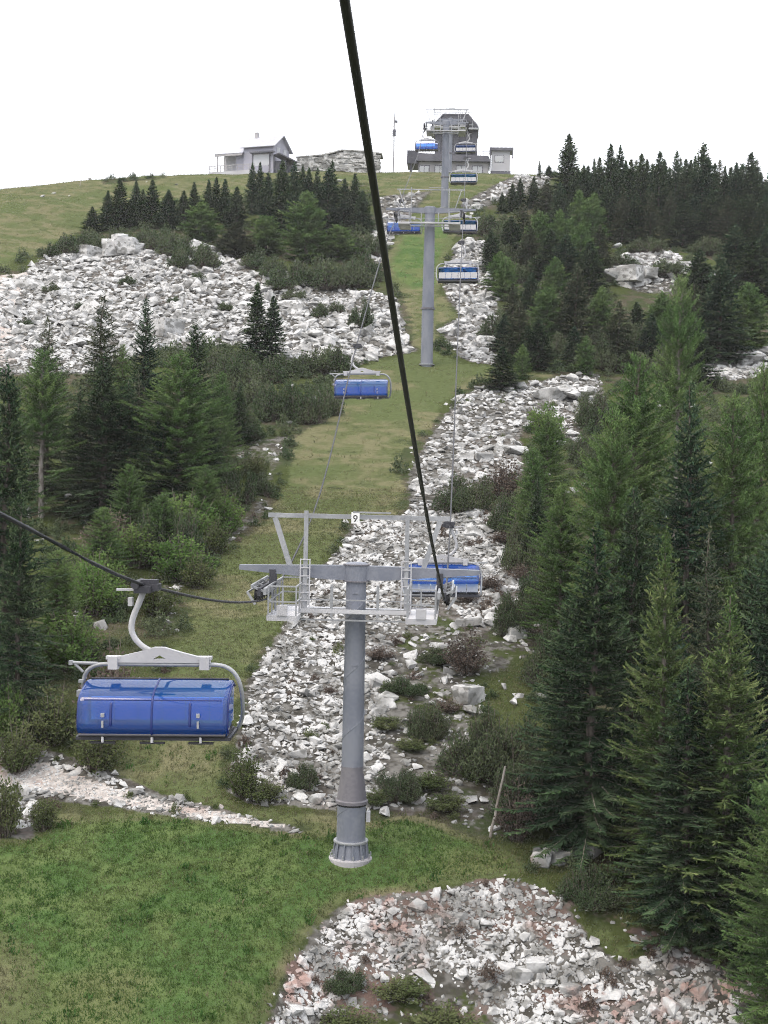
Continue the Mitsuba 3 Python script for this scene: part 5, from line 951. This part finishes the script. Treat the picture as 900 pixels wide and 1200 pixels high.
    fr = part(t, 'lifting_frame', cat([beam((-3.05, 0.02, zf), (3.15, 0.02, zf), 0.13 if near else 0.08, 0.15 if near else 0.09)]), 'zinc', W)
    part(t, 'mast', beam((-1.72, -0.26, h - 1.5), (-1.72, -0.26, zf + 0.18), 0.14 if near else 0.07, 0.14 if near else 0.07), 'zinc', W)
    part(t, 'mast', beam((1.72, -0.26, h - 1.5), (1.72, -0.26, zf + 0.10), 0.14 if near else 0.07, 0.14 if near else 0.07), 'zinc', W)
    part(t, 'strut', beam((-2.82, 0.02, zf - 0.08), (-2.28, 0.02, h + 0.12), 0.17 if near else 0.08, 0.17 if near else 0.08), 'zinc', W)
    part(t, 'strut', beam((2.82, 0.02, zf - 0.08), (2.28, 0.02, h + 0.12), 0.17 if near else 0.08, 0.17 if near else 0.08), 'zinc', W)
    part(t, 'pulley_beam', beam((-0.15, -0.12, zf + 0.16), (1.15, -0.12, zf + 0.16), 0.05, 0.05), 'zinc', W)
    if number:
        sg = part(t, 'number_plate', box(-0.20, 0.08, -0.14, -0.10, zf - 0.22, zf + 0.16), 'sign_white', W, label='white plate with the black number 9')
        tm = meshkit.text_mesh(number, 0.22, 0.006, True); tm.apply_translation((-tm.bounds[:, 0].mean(), 0, 0))
        M = np.eye(4); M[:3, :3] = [[1, 0, 0], [0, 0, -1], [0, 1, 0]]; tm.apply_transform(M); tm.apply_translation((-0.06, -0.1415, zf - 0.16))
        part(t, 'number_plate__number', tm, 'sign_black', W)
    # sheave trains, catwalks and rails on both sides, running along the line
    for sd in (-1, 1):
        xs = sd * GAUGE
        zs = top_cable_drop
        q = part(t, 'sheave_assembly', cat([beam((xs, -2.1, h - 0.72 + 0.10), (xs, 2.1, h - 0.72 + 0.10), 0.10, 0.26), beam((xs - sd * 0.2, 0, h - 0.6), (xs - sd * 0.2, 0, h + 0.0), 0.22, 0.4)]), 'dark_steel', W)
        for k in range(8 if near else 4):
            yy = (-1.85 + k * 3.7 / (7 if near else 3))
            m = lathe([(0, -0.06), (0.25, -0.06), (0.25, -0.045), (0.20, -0.015), (0.20, 0.015), (0.25, 0.045), (0.25, 0.06), (0, 0.06)], 20)
            M = np.eye(4); M[:3, :3] = [[0, 0, 1], [0, 1, 0], [-1, 0, 0]]; m.apply_transform(M); m.apply_translation((xs + sd * 0.10, yy, h - 0.72))
            part(t, 'sheave_assembly__sheave' if sd < 0 else 'sheave_assembly_001__sheave', m, 'black_rubber', W, 30)
        x0, x1 = sorted((sd * 1.80, sd * 2.78))
        part(t, 'catwalk', cat([box(x0, x1, -2.0, 2.0, h - 1.50, h - 1.44), beam((x0, -2, h - 1.47), (x0, 2, h - 1.47), 0.05, 0.16), beam((x1, -2, h - 1.47), (x1, 2, h - 1.47), 0.05, 0.16), beam((x0, -2.0, h - 1.47), (x1, -2.0, h - 1.47), 0.05, 0.18), beam((x0, 2.0, h - 1.47), (x1, 2.0, h - 1.47), 0.05, 0.16)]), 'white_zinc', W)
        rl = []
        for yy in (-1.98, 0, 1.98):
            for xx in (x0 + 0.03, x1 - 0.03): rl.append(beam((xx, yy, h - 1.44), (xx, yy, h - 0.42), 0.05, 0.05))
        for zz in (h - 0.42, h - 0.93):
            for xx in (x0 + 0.03, x1 - 0.03): rl.append(beam((xx, -2, zz), (xx, 2, zz), 0.045, 0.045))
            for yy in (-1.98, 1.98): rl.append(beam((x0, yy, zz), (x1, yy, zz), 0.045, 0.045))
        part(t, 'railing', cat(rl), 'zinc', W)
        if near:
            for yy in (-1.0, 1.0): part(t, 'railing_post', cat([beam((xx, yy, h - 1.44), (xx, yy, h - 0.42), 0.045, 0.045) for xx in (x0 + 0.03, x1 - 0.03)]), 'zinc', W)
            xm = sd * 1.72
            part(t, 'ladder', cat([beam((xm - 0.16, -0.36, h - 1.4), (xm - 0.16, -0.36, h + 0.4), 0.035, 0.05), beam((xm + 0.16, -0.36, h - 1.4), (xm + 0.16, -0.36, h + 0.4), 0.035, 0.05)] + [beam((xm - 0.16, -0.36, h - 1.3 + 0.28 * q_), (xm + 0.16, -0.36, h - 1.3 + 0.28 * q_), 0.03, 0.03) for q_ in range(7)]), 'white_zinc', W)
            for bb in (beam((sd * 2.28, -1.9, h - 0.45), (sd * 2.28, -1.9, h - 1.44), 0.05, 0.05), beam((sd * 2.75, 0.1, h - 1.4), (sd * 2.95, 0.1, h - 0.15), 0.07, 0.12), beam((sd * 1.85, 0.1, h - 1.4), (sd * 1.85, 0.1, h - 0.2), 0.08, 0.12)): part(t, 'brace', bb, 'zinc', W)
            part(t, 'sheave_guard', cat([beam((sd * 3.30, -2.1, h - 0.44), (sd * 3.30, 2.1, h - 0.44), 0.06, 0.12), beam((sd * 2.86, -2.1, h - 0.60), (sd * 2.86, 2.1, h - 0.60), 0.10, 0.22)] + [beam((sd * 2.86, q_, h - 0.62), (sd * 3.30, q_, h - 0.44), 0.07, 0.07) for q_ in (-2.0, -0.7, 0.7, 2.0)]), 'zinc', W)
            part(t, 'rope_catcher', cat([beam((sd * 3.15, -2.2, h - 1.02), (sd * 3.42, -2.2, h - 0.62), 0.05, 0.08), beam((sd * 3.15, 2.2, h - 1.02), (sd * 3.42, 2.2, h - 0.62), 0.05, 0.08), beam((sd * 3.42, -2.2, h - 0.62), (sd * 3.42, 2.2, h - 0.62), 0.05, 0.05)]), 'zinc', W)
            part(t, 'tool_box', box(min(x0, x1) + 0.32, min(x0, x1) + 0.66, -2.08, -1.9, h - 1.38, h - 1.05), 'white_zinc', W)
    part(t, 'cross_catwalk', cat([box(-1.80, 1.80, -r1 - 0.62, -r1 - 0.10, h - 1.38, h - 1.33), beam((-1.8, -r1 - 0.62, h - 1.30), (1.8, -r1 - 0.62, h - 1.30), 0.04, 0.13)] + [box(-1.80, 1.80, r1 + 0.1, r1 + 0.5, h - 1.38, h - 1.33)]), 'white_zinc', W)
    part(t, 'cross_railing', cat([beam((-1.8, -r1 - 0.60, h - 0.92), (1.8, -r1 - 0.60, h - 0.92), 0.04, 0.04), beam((-2.3, -r1 - 0.58, h - 1.60), (2.3, -r1 - 0.58, h - 1.60), 0.05, 0.05)] +
                                 [beam((xx, -r1 - 0.60, h - 1.5), (xx, -r1 - 0.60, h - 0.40), 0.09, 0.07) for xx in (-0.75, 0.80)]), 'zinc', W)
    return t
top_cable_drop = 0.9
TOWERS = [(52.3, 10.22, 0.50, 0.335), (141.0, 36.95, 0.56, 0.45), (222.0, 62.6, 0.54, 0.44), (268.0, 73.2, 0.40, 0.33)]
tower(*TOWERS[0], 'nearest grey lift tower, with a white number plate on its top frame', True, '9')
tower(*TOWERS[1], 'second grey lift tower, in the grass strip between two rubble fields')
tower(*TOWERS[2], 'third grey lift tower up the slope, rising in front of the hilltop station', arm=3.2)
tower(*TOWERS[3], 'farthest and thinnest lift tower, just before the station building', arm=2.4)

from scipy.interpolate import PchipInterpolator
AFTER = PchipInterpolator([52.3, 56, 67, 93, 125, 141, 150, 170, 200, 222, 247, 268, 284], [9.2, 9.5, 11.3, 20.9, 31.8, 36.3, 39.4, 45.2, 54.3, 61.75, 66.6, 72.3, 75.2])
BEFORE = {1: PchipInterpolator([-6, 10.7, 22.7, 36, 52.3], [20.6, 17.17, 14.55, 11.95, 9.2]), -1: PchipInterpolator([-6, 22.8, 32.6, 52.3], [18.5, 13.06, 11.26, 9.2])}
ROPE = {s: (lambda Y, s=s: float(AFTER(Y) if Y > 52.3 else BEFORE[s](Y))) for s in (1, -1)}
def cable_z(side, Y): return float(ROPE[side](Y))
def cable_x(side, Y):
    x = float(line_x(Y)) + side * GAUGE
    if Y < 52.3: x -= (0.009 if side > 0 else 0.006) * (52.3 - Y)
    return x
for side, lab in ((1, 'black steel rope running overhead from the top to the nearest tower'), (-1, 'black steel rope carrying the nearest blue chair on the left')):
    ys = np.unique(np.r_[np.linspace(-6, 52.3, 30), np.linspace(52.3, 141, 24), np.linspace(141, 284, 30)])
    k = thing('haul_rope', lab, 'cable')
    scene[k] = mikit.ply(sweep([(cable_x(side, y), y, cable_z(side, y)) for y in ys], 0.037, 10), 'cable_steel', True)

# ---------------------------------------------------------------- chairs: origin at the rope grip, the riders face -y
def chair_parts(near, raised=False):
    P = []
    n = 14 if near else 8
    cx = 0.32
    grip = cat([box(-0.16, 0.20, -0.30, 0.30, -0.13, 0.02), box(-0.05, 0.30, -0.12, 0.12, 0.0, 0.14), bar((-0.12, -0.36, 0.05), (-0.12, 0.36, 0.05), 0.09, n), box(0.14, 0.34, -0.2, 0.2, -0.09, 0.05)])
    P.append(('grip', grip, 'dark_steel', False))
    P.append(('grip_lever', cat([beam((-0.60, 0.05, -0.08), (0.0, 0.05, -0.08), 0.08, 0.05), box(-0.33, -0.24, -0.08, 0.08, -0.42, -0.24)]), 'white_zinc', False))
    hp = bez([(0.0, 0, -0.04), (-0.11, 0, -0.36), (-0.25, 0, -0.72), (-0.27, 0, -0.94), (-0.14, 0, -1.19), (0.20, 0, -1.40)], 24)
    P.append(('hanger', sweep(hp, np.linspace(0.070, 0.060, 24), n), 'white_zinc', True))
    yoke = Polygon([(-0.78, -1.63), (-0.78, -1.56), (-0.10, -1.40), (0.22, -1.30), (0.44, -1.30), (0.78, -1.40), (1.42, -1.56), (1.42, -1.63)]).difference(Polygon([(0.20, -1.55), (0.34, -1.47), (0.48, -1.55)]))
    ym = trimesh.creation.extrude_polygon(yoke, 0.12, engine='earcut'); M = np.eye(4); M[:3, :3] = [[1, 0, 0], [0, 0, -1], [0, 1, 0]]; ym.apply_transform(M); ym.apply_translation((0, 0.06, 0))
    P.append(('yoke', ym, 'white_zinc', False))
    for x in (-0.66, 1.30):
        P.append(('clamp', cat([box(x - 0.10, x + 0.10, -0.12, 0.12, -1.77, -1.50), box(x - 0.15, x + 0.15, -0.08, 0.08, -1.56, -1.49)]), 'white_zinc', False))
    bail = bez([(-1.34, 0.42, -3.05), (-1.36, 0.30, -2.5), (-1.34, 0.10, -2.10), (-1.25, 0.02, -1.84), (-1.05, 0, -1.70), (-0.80, 0, -1.67), (-0.4, 0, -1.67), (0.0, 0, -1.67), (0.4, 0, -1.67), (0.8, 0, -1.67), (1.2, 0, -1.67), (1.5, 0, -1.67), (1.74, 0, -1.71), (1.94, 0.02, -1.86), (2.04, 0.06, -2.08), (2.08, 0.18, -2.5), (2.03, 0.36, -2.9), (1.94, 0.42, -3.1)], 60)
    P.append(('bail', sweep(bail, 0.045, n), 'zinc', True))
    P.append(('hood_lever', cat([bar((-1.58, 0, -1.64), (-1.0, 0, -1.66), 0.035, n), bar((-1.50, 0, -1.67), (-1.32, 0, -1.84), 0.03, n), box(-1.62, -1.54, -0.05, 0.05, -1.69, -1.60)]), 'zinc', False))
    P.append(('hinge_box', box(-1.43, -1.31, -0.14, 0.06, -2.36, -2.22), 'zinc', False)); P.append(('hinge_box', box(-1.40, -1.30, -0.1, 0.04, -2.06, -2.00), 'zinc', False))
    # hood: a curved shell swept across the seat width, its side cheeks rounded in
    prof = bez([(0.34, -2.08), (0.16, -2.00), (-0.20, -2.06), (-0.52, -2.17), (-0.68, -2.27), (-0.76, -2.40), (-0.82, -2.66), (-0.85, -2.90), (-0.83, -3.00), (-0.74, -3.08)], 30)
    us = np.sin(np.linspace(-1, 1, 41) * np.pi / 2); mid = np.array([-0.22, -2.62])
    rows = []
    for u in us:
        s = (1 - abs(u) ** 14) ** (1 / 6.0) * 0.12 + 0.88 if abs(u) < 0.999 else 0.86
        rows.append(np.stack([np.full(len(prof), cx + 1.57 * u), mid[0] + (prof[:, 0] - mid[0]) * s, mid[1] + (prof[:, 1] - mid[1]) * s], -1))
    g = np.array(rows); a, b = g.shape[:2]
    i, j = np.meshgrid(np.arange(a - 1), np.arange(b - 1), indexing='ij')
    q = np.stack([i * b + j, i * b + j + 1, (i + 1) * b + j + 1, (i + 1) * b + j], -1).reshape(-1, 4)
    fcs = [q[:, [0, 1, 2]], q[:, [0, 2, 3]]]; vs = [g.reshape(-1, 3)]; at_ = a * b
    for e in (0, a - 1):
        c = np.array([[g[e, 0, 0], mid[0] + 0.25, mid[1] - 0.2]]); vs.append(c)
        jj = np.arange(b - 1); fcs.append(np.stack([jj * 0 + at_, e * b + jj, e * b + jj + 1], 1)); at_ += 1
    P.append(('hood', trimesh.Trimesh(np.vstack(vs), np.vstack(fcs), process=False), 'blue_hood', 40))
    def strip(xc, w, j0, j1, off):
        pr = prof[j0:j1]; t = np.gradient(pr, axis=0); nn = np.stack([t[:, 1], -t[:, 0]], -1); nn /= np.linalg.norm(nn, axis=1, keepdims=True)
        if nn[len(nn) // 2, 0] > 0: nn = -nn
        o = pr + nn * off
        return sweep(np.stack([np.full(len(o), xc), o[:, 0], o[:, 1]], -1), w, 6)
    P.append(('hood__divider', strip(cx, 0.022, 2, 30, 0.008), 'blue_trim', True))
    P.append(('hood__rim', cat([strip(cx - 1.515, 0.038, 3, 29, -0.055), strip(cx + 1.515, 0.038, 3, 29, -0.055), bar((cx - 1.48, prof[4, 0], prof[4, 1] + 0.012), (cx + 1.48, prof[4, 0], prof[4, 1] + 0.012), 0.02, 6)]), 'dark_steel', True))
    P.append(('hood__lower_rim', bar((cx - 1.54, -0.80, -3.05), (cx + 1.54, -0.80, -3.05), 0.042, 8), 'dark_steel', True))
    zm = 17
    P.append(('hood__seam', cat([bar((cx - 1.45, prof[zm, 0] - 0.004, prof[zm, 1]), (cx - 0.03, prof[zm, 0] - 0.004, prof[zm, 1]), 0.012, 6), bar((cx + 0.03, prof[zm, 0] - 0.004, prof[zm, 1]), (cx + 1.45, prof[zm, 0] - 0.004, prof[zm, 1]), 0.012, 6)]), 'blue_trim', True))
    for x in (cx - 0.86, cx + 0.80): P.append(('hood__handle', strip(x, 0.026, 18, 26, 0.012), 'blue_trim', True))
    for x in (cx - 1.02, cx + 0.98): P.append(('hood__knob', box(x - 0.035, x + 0.035, -0.90, -0.84, -2.66, -2.58), 'zinc', False)); P.append(('hood__latch', box(x - 0.02, x + 0.02, -0.91, -0.86, -2.88, -2.74), 'zinc', False))
    for sg in (-1, 1): P.append(('hood__side_seal', sweep(np.stack([np.full(b, cx + sg * 1.575), g[0 if sg < 0 else -1, :, 1], g[0 if sg < 0 else -1, :, 2]], -1), 0.026, 6), 'blue_trim', True))
    if raised:                                             # swung up and over the back of the bench
        P = [(nm, m.copy().apply_transform(trimesh.transformations.rotation_matrix(math.radians(-62), (1, 0, 0), (0, 0.10, -2.55))) if nm.startswith('hood') and nm != 'hood_lever' else m, b_, s_) for nm, m, b_, s_ in P]
    # seat bench: dark pan, six pads and six light backrests
    P.append(('seat_frame', cat([beam((cx - 1.62, -0.70, -3.13), (cx + 1.62, -0.70, -3.13), 0.08, 0.07), beam((cx - 1.62, 0.36, -3.10), (cx + 1.62, 0.36, -3.10), 0.08, 0.08)] + [beam((cx + s_, -0.7, -3.13), (cx + s_, 0.38, -3.10), 0.06, 0.06) for s_ in (-1.6, -0.53, 0.53, 1.6)]), 'dark_steel', False))
    P.append(('seat_pan', box(cx - 1.56, cx + 1.56, -0.64, 0.32, -3.11, -3.03), 'dark_steel', False))
    for k in range(6):
        xx = cx - 1.29 + k * 0.516
        P.append(('seat', box(xx - 0.245, xx + 0.245, -0.55, 0.20, -3.03, -2.95), 'black_rubber', False))
        mm = box(xx - 0.245, xx + 0.245, 0.26, 0.36, -2.90, -2.42); P.append(('backrest', mm, 'grey_pad', False))
    for x in (cx - 1.04, cx, cx + 1.02):
        P.append(('footrest', cat([bar((x, -0.72, -3.10), (x, -0.76, -3.22), 0.028, 6), beam((x - 0.26, -0.76, -3.21), (x + 0.26, -0.76, -3.21), 0.09, 0.04)]), 'black_rubber' if x != cx else 'black_rubber', False))
        P.append(('footrest_post', bar((x, -0.80, -3.02), (x, -0.81, -3.20), 0.03, 6), 'white_zinc', False))
    return P
cache = {}
def chair(x, y, z, rz, label, near=False, swing=0.0, raised=False):
    c = thing('lift_chair', label, 'chairlift chair', 'blue hooded chairs of the lift')
    W = placed(x, y, z, rz).rotate([0, 1, 0], swing)
    if (near, raised) not in cache: cache[near, raised] = [(nm, mikit.ply(m, b, s)) for nm, m, b, s in chair_parts(near, raised)]
    for nm, d in cache[near, raised]: part(c, nm, d, None, W)
CH = [(-1, 32.6, 'nearest blue hooded chair, hanging at the left from a curved white hanger', True),
      (-1, 93.0, 'blue hooded chair above the grass strip, second of the descending chairs'),
      (-1, 149.0, 'blue hooded chair coming down just left of the second tower head'),
      (-1, 221.0, 'small blue hooded chair coming down left of the tower in front of the station'),
      (1, 67.0, 'blue hooded chair going up right behind the nearest tower', True),
      (1, 125.0, 'chair with white backrests seen from behind right of the second tower'),
      (1, 192.0, 'small rising chair with pale backrests below the station building'),
      (1, 247.0, 'highest rising chair, in front of the dark station housing')]
for side, y, lab, *nr in CH:
    chair(cable_x(side, y), y, cable_z(side, y) - 0.03, 0 if side < 0 else 180, lab, bool(nr), -1.2 if side < 0 else 1.2, y == 67.0)
chair(cable_x(1, 150.5), 150.5, cable_z(1, 150.5) - 0.03, 180, 'rising chair with its hood folded back, at the right of the second tower head')

# ---------------------------------------------------------------- hilltop station
SX0, SY0 = 10.4, 286.0
SZ = gz(SX0, SY0) - 0.3
WS = placed(SX0, SY0, SZ)
st = thing('lift_station', 'dark hilltop lift station, angular housing above a long low storey', 'lift station')
part(st, 'lower_storey', box(-5.4, 7.6, 0.0, 8.0, -1.5, 2.7), 'grey_wall', WS)
for k, xw in enumerate((-4.3, -1.4, 2.55, 5.5)):
    w = part(st, 'window', cat([box(xw - 1.0, xw - 0.86, -0.10, 0.06, 0.25, 2.1), box(xw + 0.86, xw + 1.0, -0.10, 0.06, 0.25, 2.1), box(xw - 0.86, xw + 0.86, -0.10, 0.06, 0.25, 0.38), box(xw - 0.86, xw + 0.86, -0.10, 0.06, 1.97, 2.1), box(xw - 0.05, xw + 0.05, -0.08, 0.06, 0.38, 1.97)]), 'slate_cladding', WS)
    for a, b in ((-0.86, -0.05), (0.05, 0.86)): part(st, (w.split('__')[1]) + '__pane', box(xw + a, xw + b, -0.05, -0.02, 0.38, 1.97), 'window_glass', WS)
part(st, 'eaves', cat([prism([(-5.7, 2.72), (-5.7, 3.0), (-5.4, 4.15), (7.5, 3.75), (7.8, 2.95), (7.8, 2.72)], 9.0).apply_translation((0, -0.9, 0))]), 'slate_cladding', WS)
part(st, 'dark_bay', box(-7.5, -5.45, -0.4, 6.0, 2.3, 4.7), 'dark_cladding', WS)
part(st, 'dark_bay_post', box(-7.0, -6.6, 0.0, 0.4, -1.5, 2.3), 'dark_cladding', WS)
part(st, 'upper_storey', cat([box(-2.4, 5.4, 0.2, 7.5, 4.0, 9.4)]), 'dark_cladding', WS)
for k in range(7): part(st, 'cladding_panel', box(-2.36 + k * 1.11, -2.36 + k * 1.11 + 1.03, 0.12, 0.2, 4.25, 6.0), 'slate_cladding', WS)
for k in range(7): part(st, 'cladding_panel', box(-2.36 + k * 1.11, -2.36 + k * 1.11 + 1.03, 0.12, 0.2, 6.06, 8.3), 'slate_cladding', WS)
part(st, 'drive_housing', prism([(-3.2, 8.7), (-2.6, 9.3), (-0.9, 11.1), (3.6, 11.1), (5.3, 9.4), (5.6, 8.7), (4.9, 8.4), (-2.6, 8.4)], 9.0).apply_translation((0, -1.6, 0)), 'dark_cladding', WS)
part(st, 'housing_rim', cat([beam((-3.2, -1.66, 8.7), (-0.9, -1.66, 11.15), 0.14, 0.2), beam((-0.9, -1.66, 11.12), (3.6, -1.66, 11.12), 0.14, 0.2), beam((3.6, -1.66, 11.15), (5.55, -1.66, 8.8), 0.14, 0.2)]), 'slate_cladding', WS)
part(st, 'conveyor_rail', cat([beam((-3.3, -1.8, 8.5), (5.7, -1.8, 8.5), 0.25, 0.3), beam((-2.2, -1.9, 9.15), (4.6, -1.9, 9.15), 0.2, 0.12)] + [beam((xx, -1.9, 8.5), (xx, -1.9, 9.9), 0.1, 0.1) for xx in (-1.9, -0.7, 0.4, 2.2, 3.3, 4.4)]), 'zinc', WS)
for k, xx in enumerate((-2.0, -1.2, -0.4, 2.2, 3.0, 3.8)):
    m = lathe([(0, -0.08), (0.28, -0.08), (0.28, 0.08), (0, 0.08)], 14); M = np.eye(4); M[:3, :3] = [[1, 0, 0], [0, 0, 1], [0, -1, 0]]; m.apply_transform(M); m.apply_translation((xx, -2.0, 9.55))
    part(st, 'drive_wheel', m, 'black_rubber', WS)
part(st, 'roof_railing', cat([beam((-3.4, 0.5, 11.9), (4.4, 0.5, 11.9), 0.07, 0.07), beam((-2.8, 0.5, 11.55), (3.9, 0.5, 11.55), 0.05, 0.05)] + [beam((xx, 0.5, 11.1), (xx, 0.5, 12.1), 0.07, 0.07) for xx in (-2.0, -0.6, 1.3, 2.6, 3.7)]), 'zinc', WS)
part(st, 'terrace_railing', cat([beam((5.4, 0.4, 4.85), (7.9, 0.4, 4.85), 0.08, 0.08), beam((5.4, 0.4, 4.4), (7.9, 0.4, 4.4), 0.05, 0.05), beam((6.6, 0.4, 3.8), (6.6, 0.4, 4.85), 0.07, 0.07), beam((7.8, 0.4, 3.8), (7.8, 0.4, 4.85), 0.07, 0.07)]), 'zinc', WS)
WK = placed(SX0 + 9.9, SY0 - 0.5, SZ + 0.55)
kk = thing('control_cabin', 'white cabin with a grey flat roof at the right end of the hilltop station', 'cabin')
part(kk, 'base', box(-1.95, 1.75, 0.0, 3.4, -0.8, 0.62), 'slate_cladding', WK)
part(kk, 'wall', box(-1.8, 1.6, 0.05, 3.3, 0.62, 4.3), 'pale_wall', WK)
part(kk, 'roof', box(-2.2, 2.15, -0.5, 3.8, 4.3, 4.85), 'slate_cladding', WK)
part(kk, 'corner_post', cat([box(-2.15, -1.95, -0.4, -0.2, 0.5, 4.3), box(1.95, 2.1, -0.4, -0.2, 2.9, 4.3)]), 'slate_cladding', WK)
w = part(kk, 'window', box(-1.3, 0.5, -0.02, 0.05, 2.2, 3.5), 'slate_cladding', WK); part(kk, 'window__pane', box(-1.2, 0.4, -0.05, -0.02, 2.3, 3.4), 'window_glass', WK)

# ---------------------------------------------------------------- house, stone building and mast on the ridge
HX, HY = HOUSE_XY
HZ = gz(HX, HY) - 0.1
WH = placed(HX, HY, HZ, -20)
ho = thing('house', 'pale grey house with metal roofs and a covered terrace on the left ridge', 'house')
part(ho, 'main_wall', cat([prism([(-0.3, -1.0), (-0.3, 4.6), (5.4, 4.6), (5.4, -1.0)], 6.0)]), 'lilac_wall', WH)
gb = trimesh.creation.extrude_polygon(Polygon([(0, 4.6), (6.0, 4.6), (3.0, 6.6)]), 5.5, engine='earcut'); M = np.eye(4); M[:3, :3] = [[0, 0, 1], [1, 0, 0], [0, 1, 0]]; gb.apply_transform(M); gb.apply_translation((-0.2, 0, 0.002))
part(ho, 'gable', gb, 'lilac_wall', WH)
part(ho, 'main_roof', cat([beam((2.6, -0.5, 4.32), (2.6, 3.05, 6.70), 6.6, 0.14), beam((2.6, 6.5, 4.32), (2.6, 3.0, 6.70), 6.6, 0.14)]), 'metal_roof', WH)
part(ho, 'main_roof__chimney', box(0.4, 0.95, 2.6, 3.2, 6.0, 7.5), 'grey_wall', WH)
part(ho, 'porch_wall', box(-2.1, -0.3, 0.6, 6.0, -1.0, 4.0), 'lilac_wall', WH)
part(ho, 'porch_roof', cat([beam((-2.9, -0.6, 3.45), (-2.9, 3.3, 5.55), 5.4, 0.14), beam((-2.9, 6.6, 3.45), (-2.9, 3.25, 5.55), 5.4, 0.14)]), 'metal_roof', WH)
part(ho, 'porch_eaves', box(-5.6, -0.3, -0.55, -0.4, 3.1, 3.42), 'grey_wall', WH)
for xx in (-5.2, -3.6): part(ho, 'porch_post', box(xx - 0.07, xx + 0.07, -0.3, -0.16, -0.8, 3.3), 'grey_wall', WH)
part(ho, 'porch_back_wall', box(-5.2, -2.1, 2.0, 6.0, -1.0, 4.0), 'pale_wall', WH)
part(ho, 'terrace', box(-5.4, 3.6, -3.0, 0.5, -1.2, 0.0), 'pale_wall', WH)
part(ho, 'terrace_railing', cat([beam((-5.3, -2.9, 1.0), (3.4, -2.9, 1.0), 0.1, 0.1), beam((-5.3, -2.9, 0.55), (3.4, -2.9, 0.55), 0.06, 0.06)] + [beam((xx, -2.9, 0), (xx, -2.9, 1.0), 0.09, 0.09) for xx in np.linspace(-5.3, 3.4, 9)]), 'grey_wall', WH)
part(ho, 'loggia', box(1.6, 4.6, -0.06, 0.0, 1.2, 3.2), 'window_glass', WH, label='wide pale window of the ground floor')
part(ho, 'loggia_canopy', box(1.3, 5.8, -0.9, -0.05, 3.25, 3.5), 'slate_cladding', WH)
for xx in (1.5, 4.75): part(ho, 'loggia_post', box(xx - 0.12, xx + 0.12, -0.12, -0.002, 0.0, 3.2), 'slate_cladding', WH)
for yy in (1.2, 3.6):
    part(ho, 'window', box(5.41, 5.5, yy, yy + 1.1, 3.4, 4.5), 'window_glass', WH)
part(ho, 'shed_roof', beam((6.2, -0.5, 2.9), (8.4, 2.2, 1.7), 2.4, 0.2), 'slate_cladding', WH)
part(ho, 'shed_wall', box(5.5, 7.6, 0.4, 4.0, -1.0, 1.9), 'dark_cladding', WH)

bx_, by_, bw_ = STONE_HUT
bz_ = gz(bx_, by_) - 0.4
sb = thing('stone_building', 'long low rough stone building on the ridge behind the rope', 'stone building')
rs = np.random.default_rng(5)
WB = placed(bx_, by_, bz_)
part(sb, 'core', prism([(-bw_ / 2 + 0.3, -0.8), (-bw_ / 2 + 0.3, 2.5), (-3, 2.9), (0.5, 3.7), (4, 3.6), (bw_ / 2 - 0.3, 3.3), (bw_ / 2 - 0.3, -0.8)], 4.5), 'limestone', WB)
for row in range(9):
    xx = -bw_ / 2 + rs.uniform(-0.3, 0)
    while xx < bw_ / 2 - 0.3:
        L = min(rs.uniform(0.5, 1.9), bw_ / 2 - xx)
        top_ = np.interp(xx + L / 2, [-bw_ / 2, -3, 0.5, 4, bw_ / 2], [2.6, 2.95, 3.8, 3.7, 3.35])
        z0_ = -0.5 + row * 0.46 + rs.uniform(-0.09, 0.09)
        if z0_ + 0.3 < top_:
            m = box(xx + 0.01, xx + L - 0.01, -0.18 - rs.uniform(0, 0.22), 0.3, z0_, z0_ + 0.46 + rs.uniform(-0.12, 0.1)).subdivide()
            m.vertices += rs.normal(0, 0.05, m.vertices.shape)
            part(sb, 'stone', m, 'limestone', WB)
        xx += L
part(sb, 'flat_cap', prism([(-bw_ / 2 - 0.2, 2.62), (-3, 3.02), (0.5, 3.9), (4, 3.8), (bw_ / 2 + 0.2, 3.45), (bw_ / 2 + 0.2, 3.62), (4, 4.0), (0.5, 4.1), (-3, 3.25), (-bw_ / 2 - 0.2, 2.8)], 5.0).apply_translation((0, -0.4, 0)), 'limestone', WB)

mx_, my_ = MAST_XY
mz_ = gz(mx_, my_)
ma = thing('mast', 'thin weather mast with small instruments on the hilltop left of the station', 'mast')
WM = placed(mx_, my_, mz_)
part(ma, 'pole', bar((0, 0, -0.5), (0, 0, 9.6), 0.10, 8), 'grey_wall', WM)
part(ma, 'antenna', bar((0, 0, 9.6), (0.02, 0, 10.4), 0.05, 6), 'dark_steel', WM)
part(ma, 'instrument', cat([box(-0.25, 0.30, -0.2, 0.2, 6.3, 7.4), box(0.05, 0.55, -0.1, 0.1, 8.6, 9.0)]), 'slate_cladding', WM)
part(ma, 'bracket', cat([beam((-0.4, 0, 7.6), (0.5, 0, 8.7), 0.06, 0.06), beam((-0.45, 0, 8.1), (0.3, 0, 9.3), 0.06, 0.06)]), 'grey_wall', WM)

for nm, (x0, y0, dx, dy, hh, r, lab, ct) in POLES.items():
    k = thing('stake' if ct == 'stake' else 'fallen_trunk', lab, ct)
    a = np.array([x0, y0, gz(x0, y0) - 0.1]); b = np.array([x0 + dx, y0 + dy, gz(x0, y0) + hh])
    pts = np.linspace(a, b, 7); pts[1:-1] += np.random.default_rng(len(nm)).normal(0, r * 0.35, (5, 3))
    scene[k] = mikit.ply(sweep(pts, np.linspace(r, r * 0.6, 7), 7), 'weathered_wood', True)
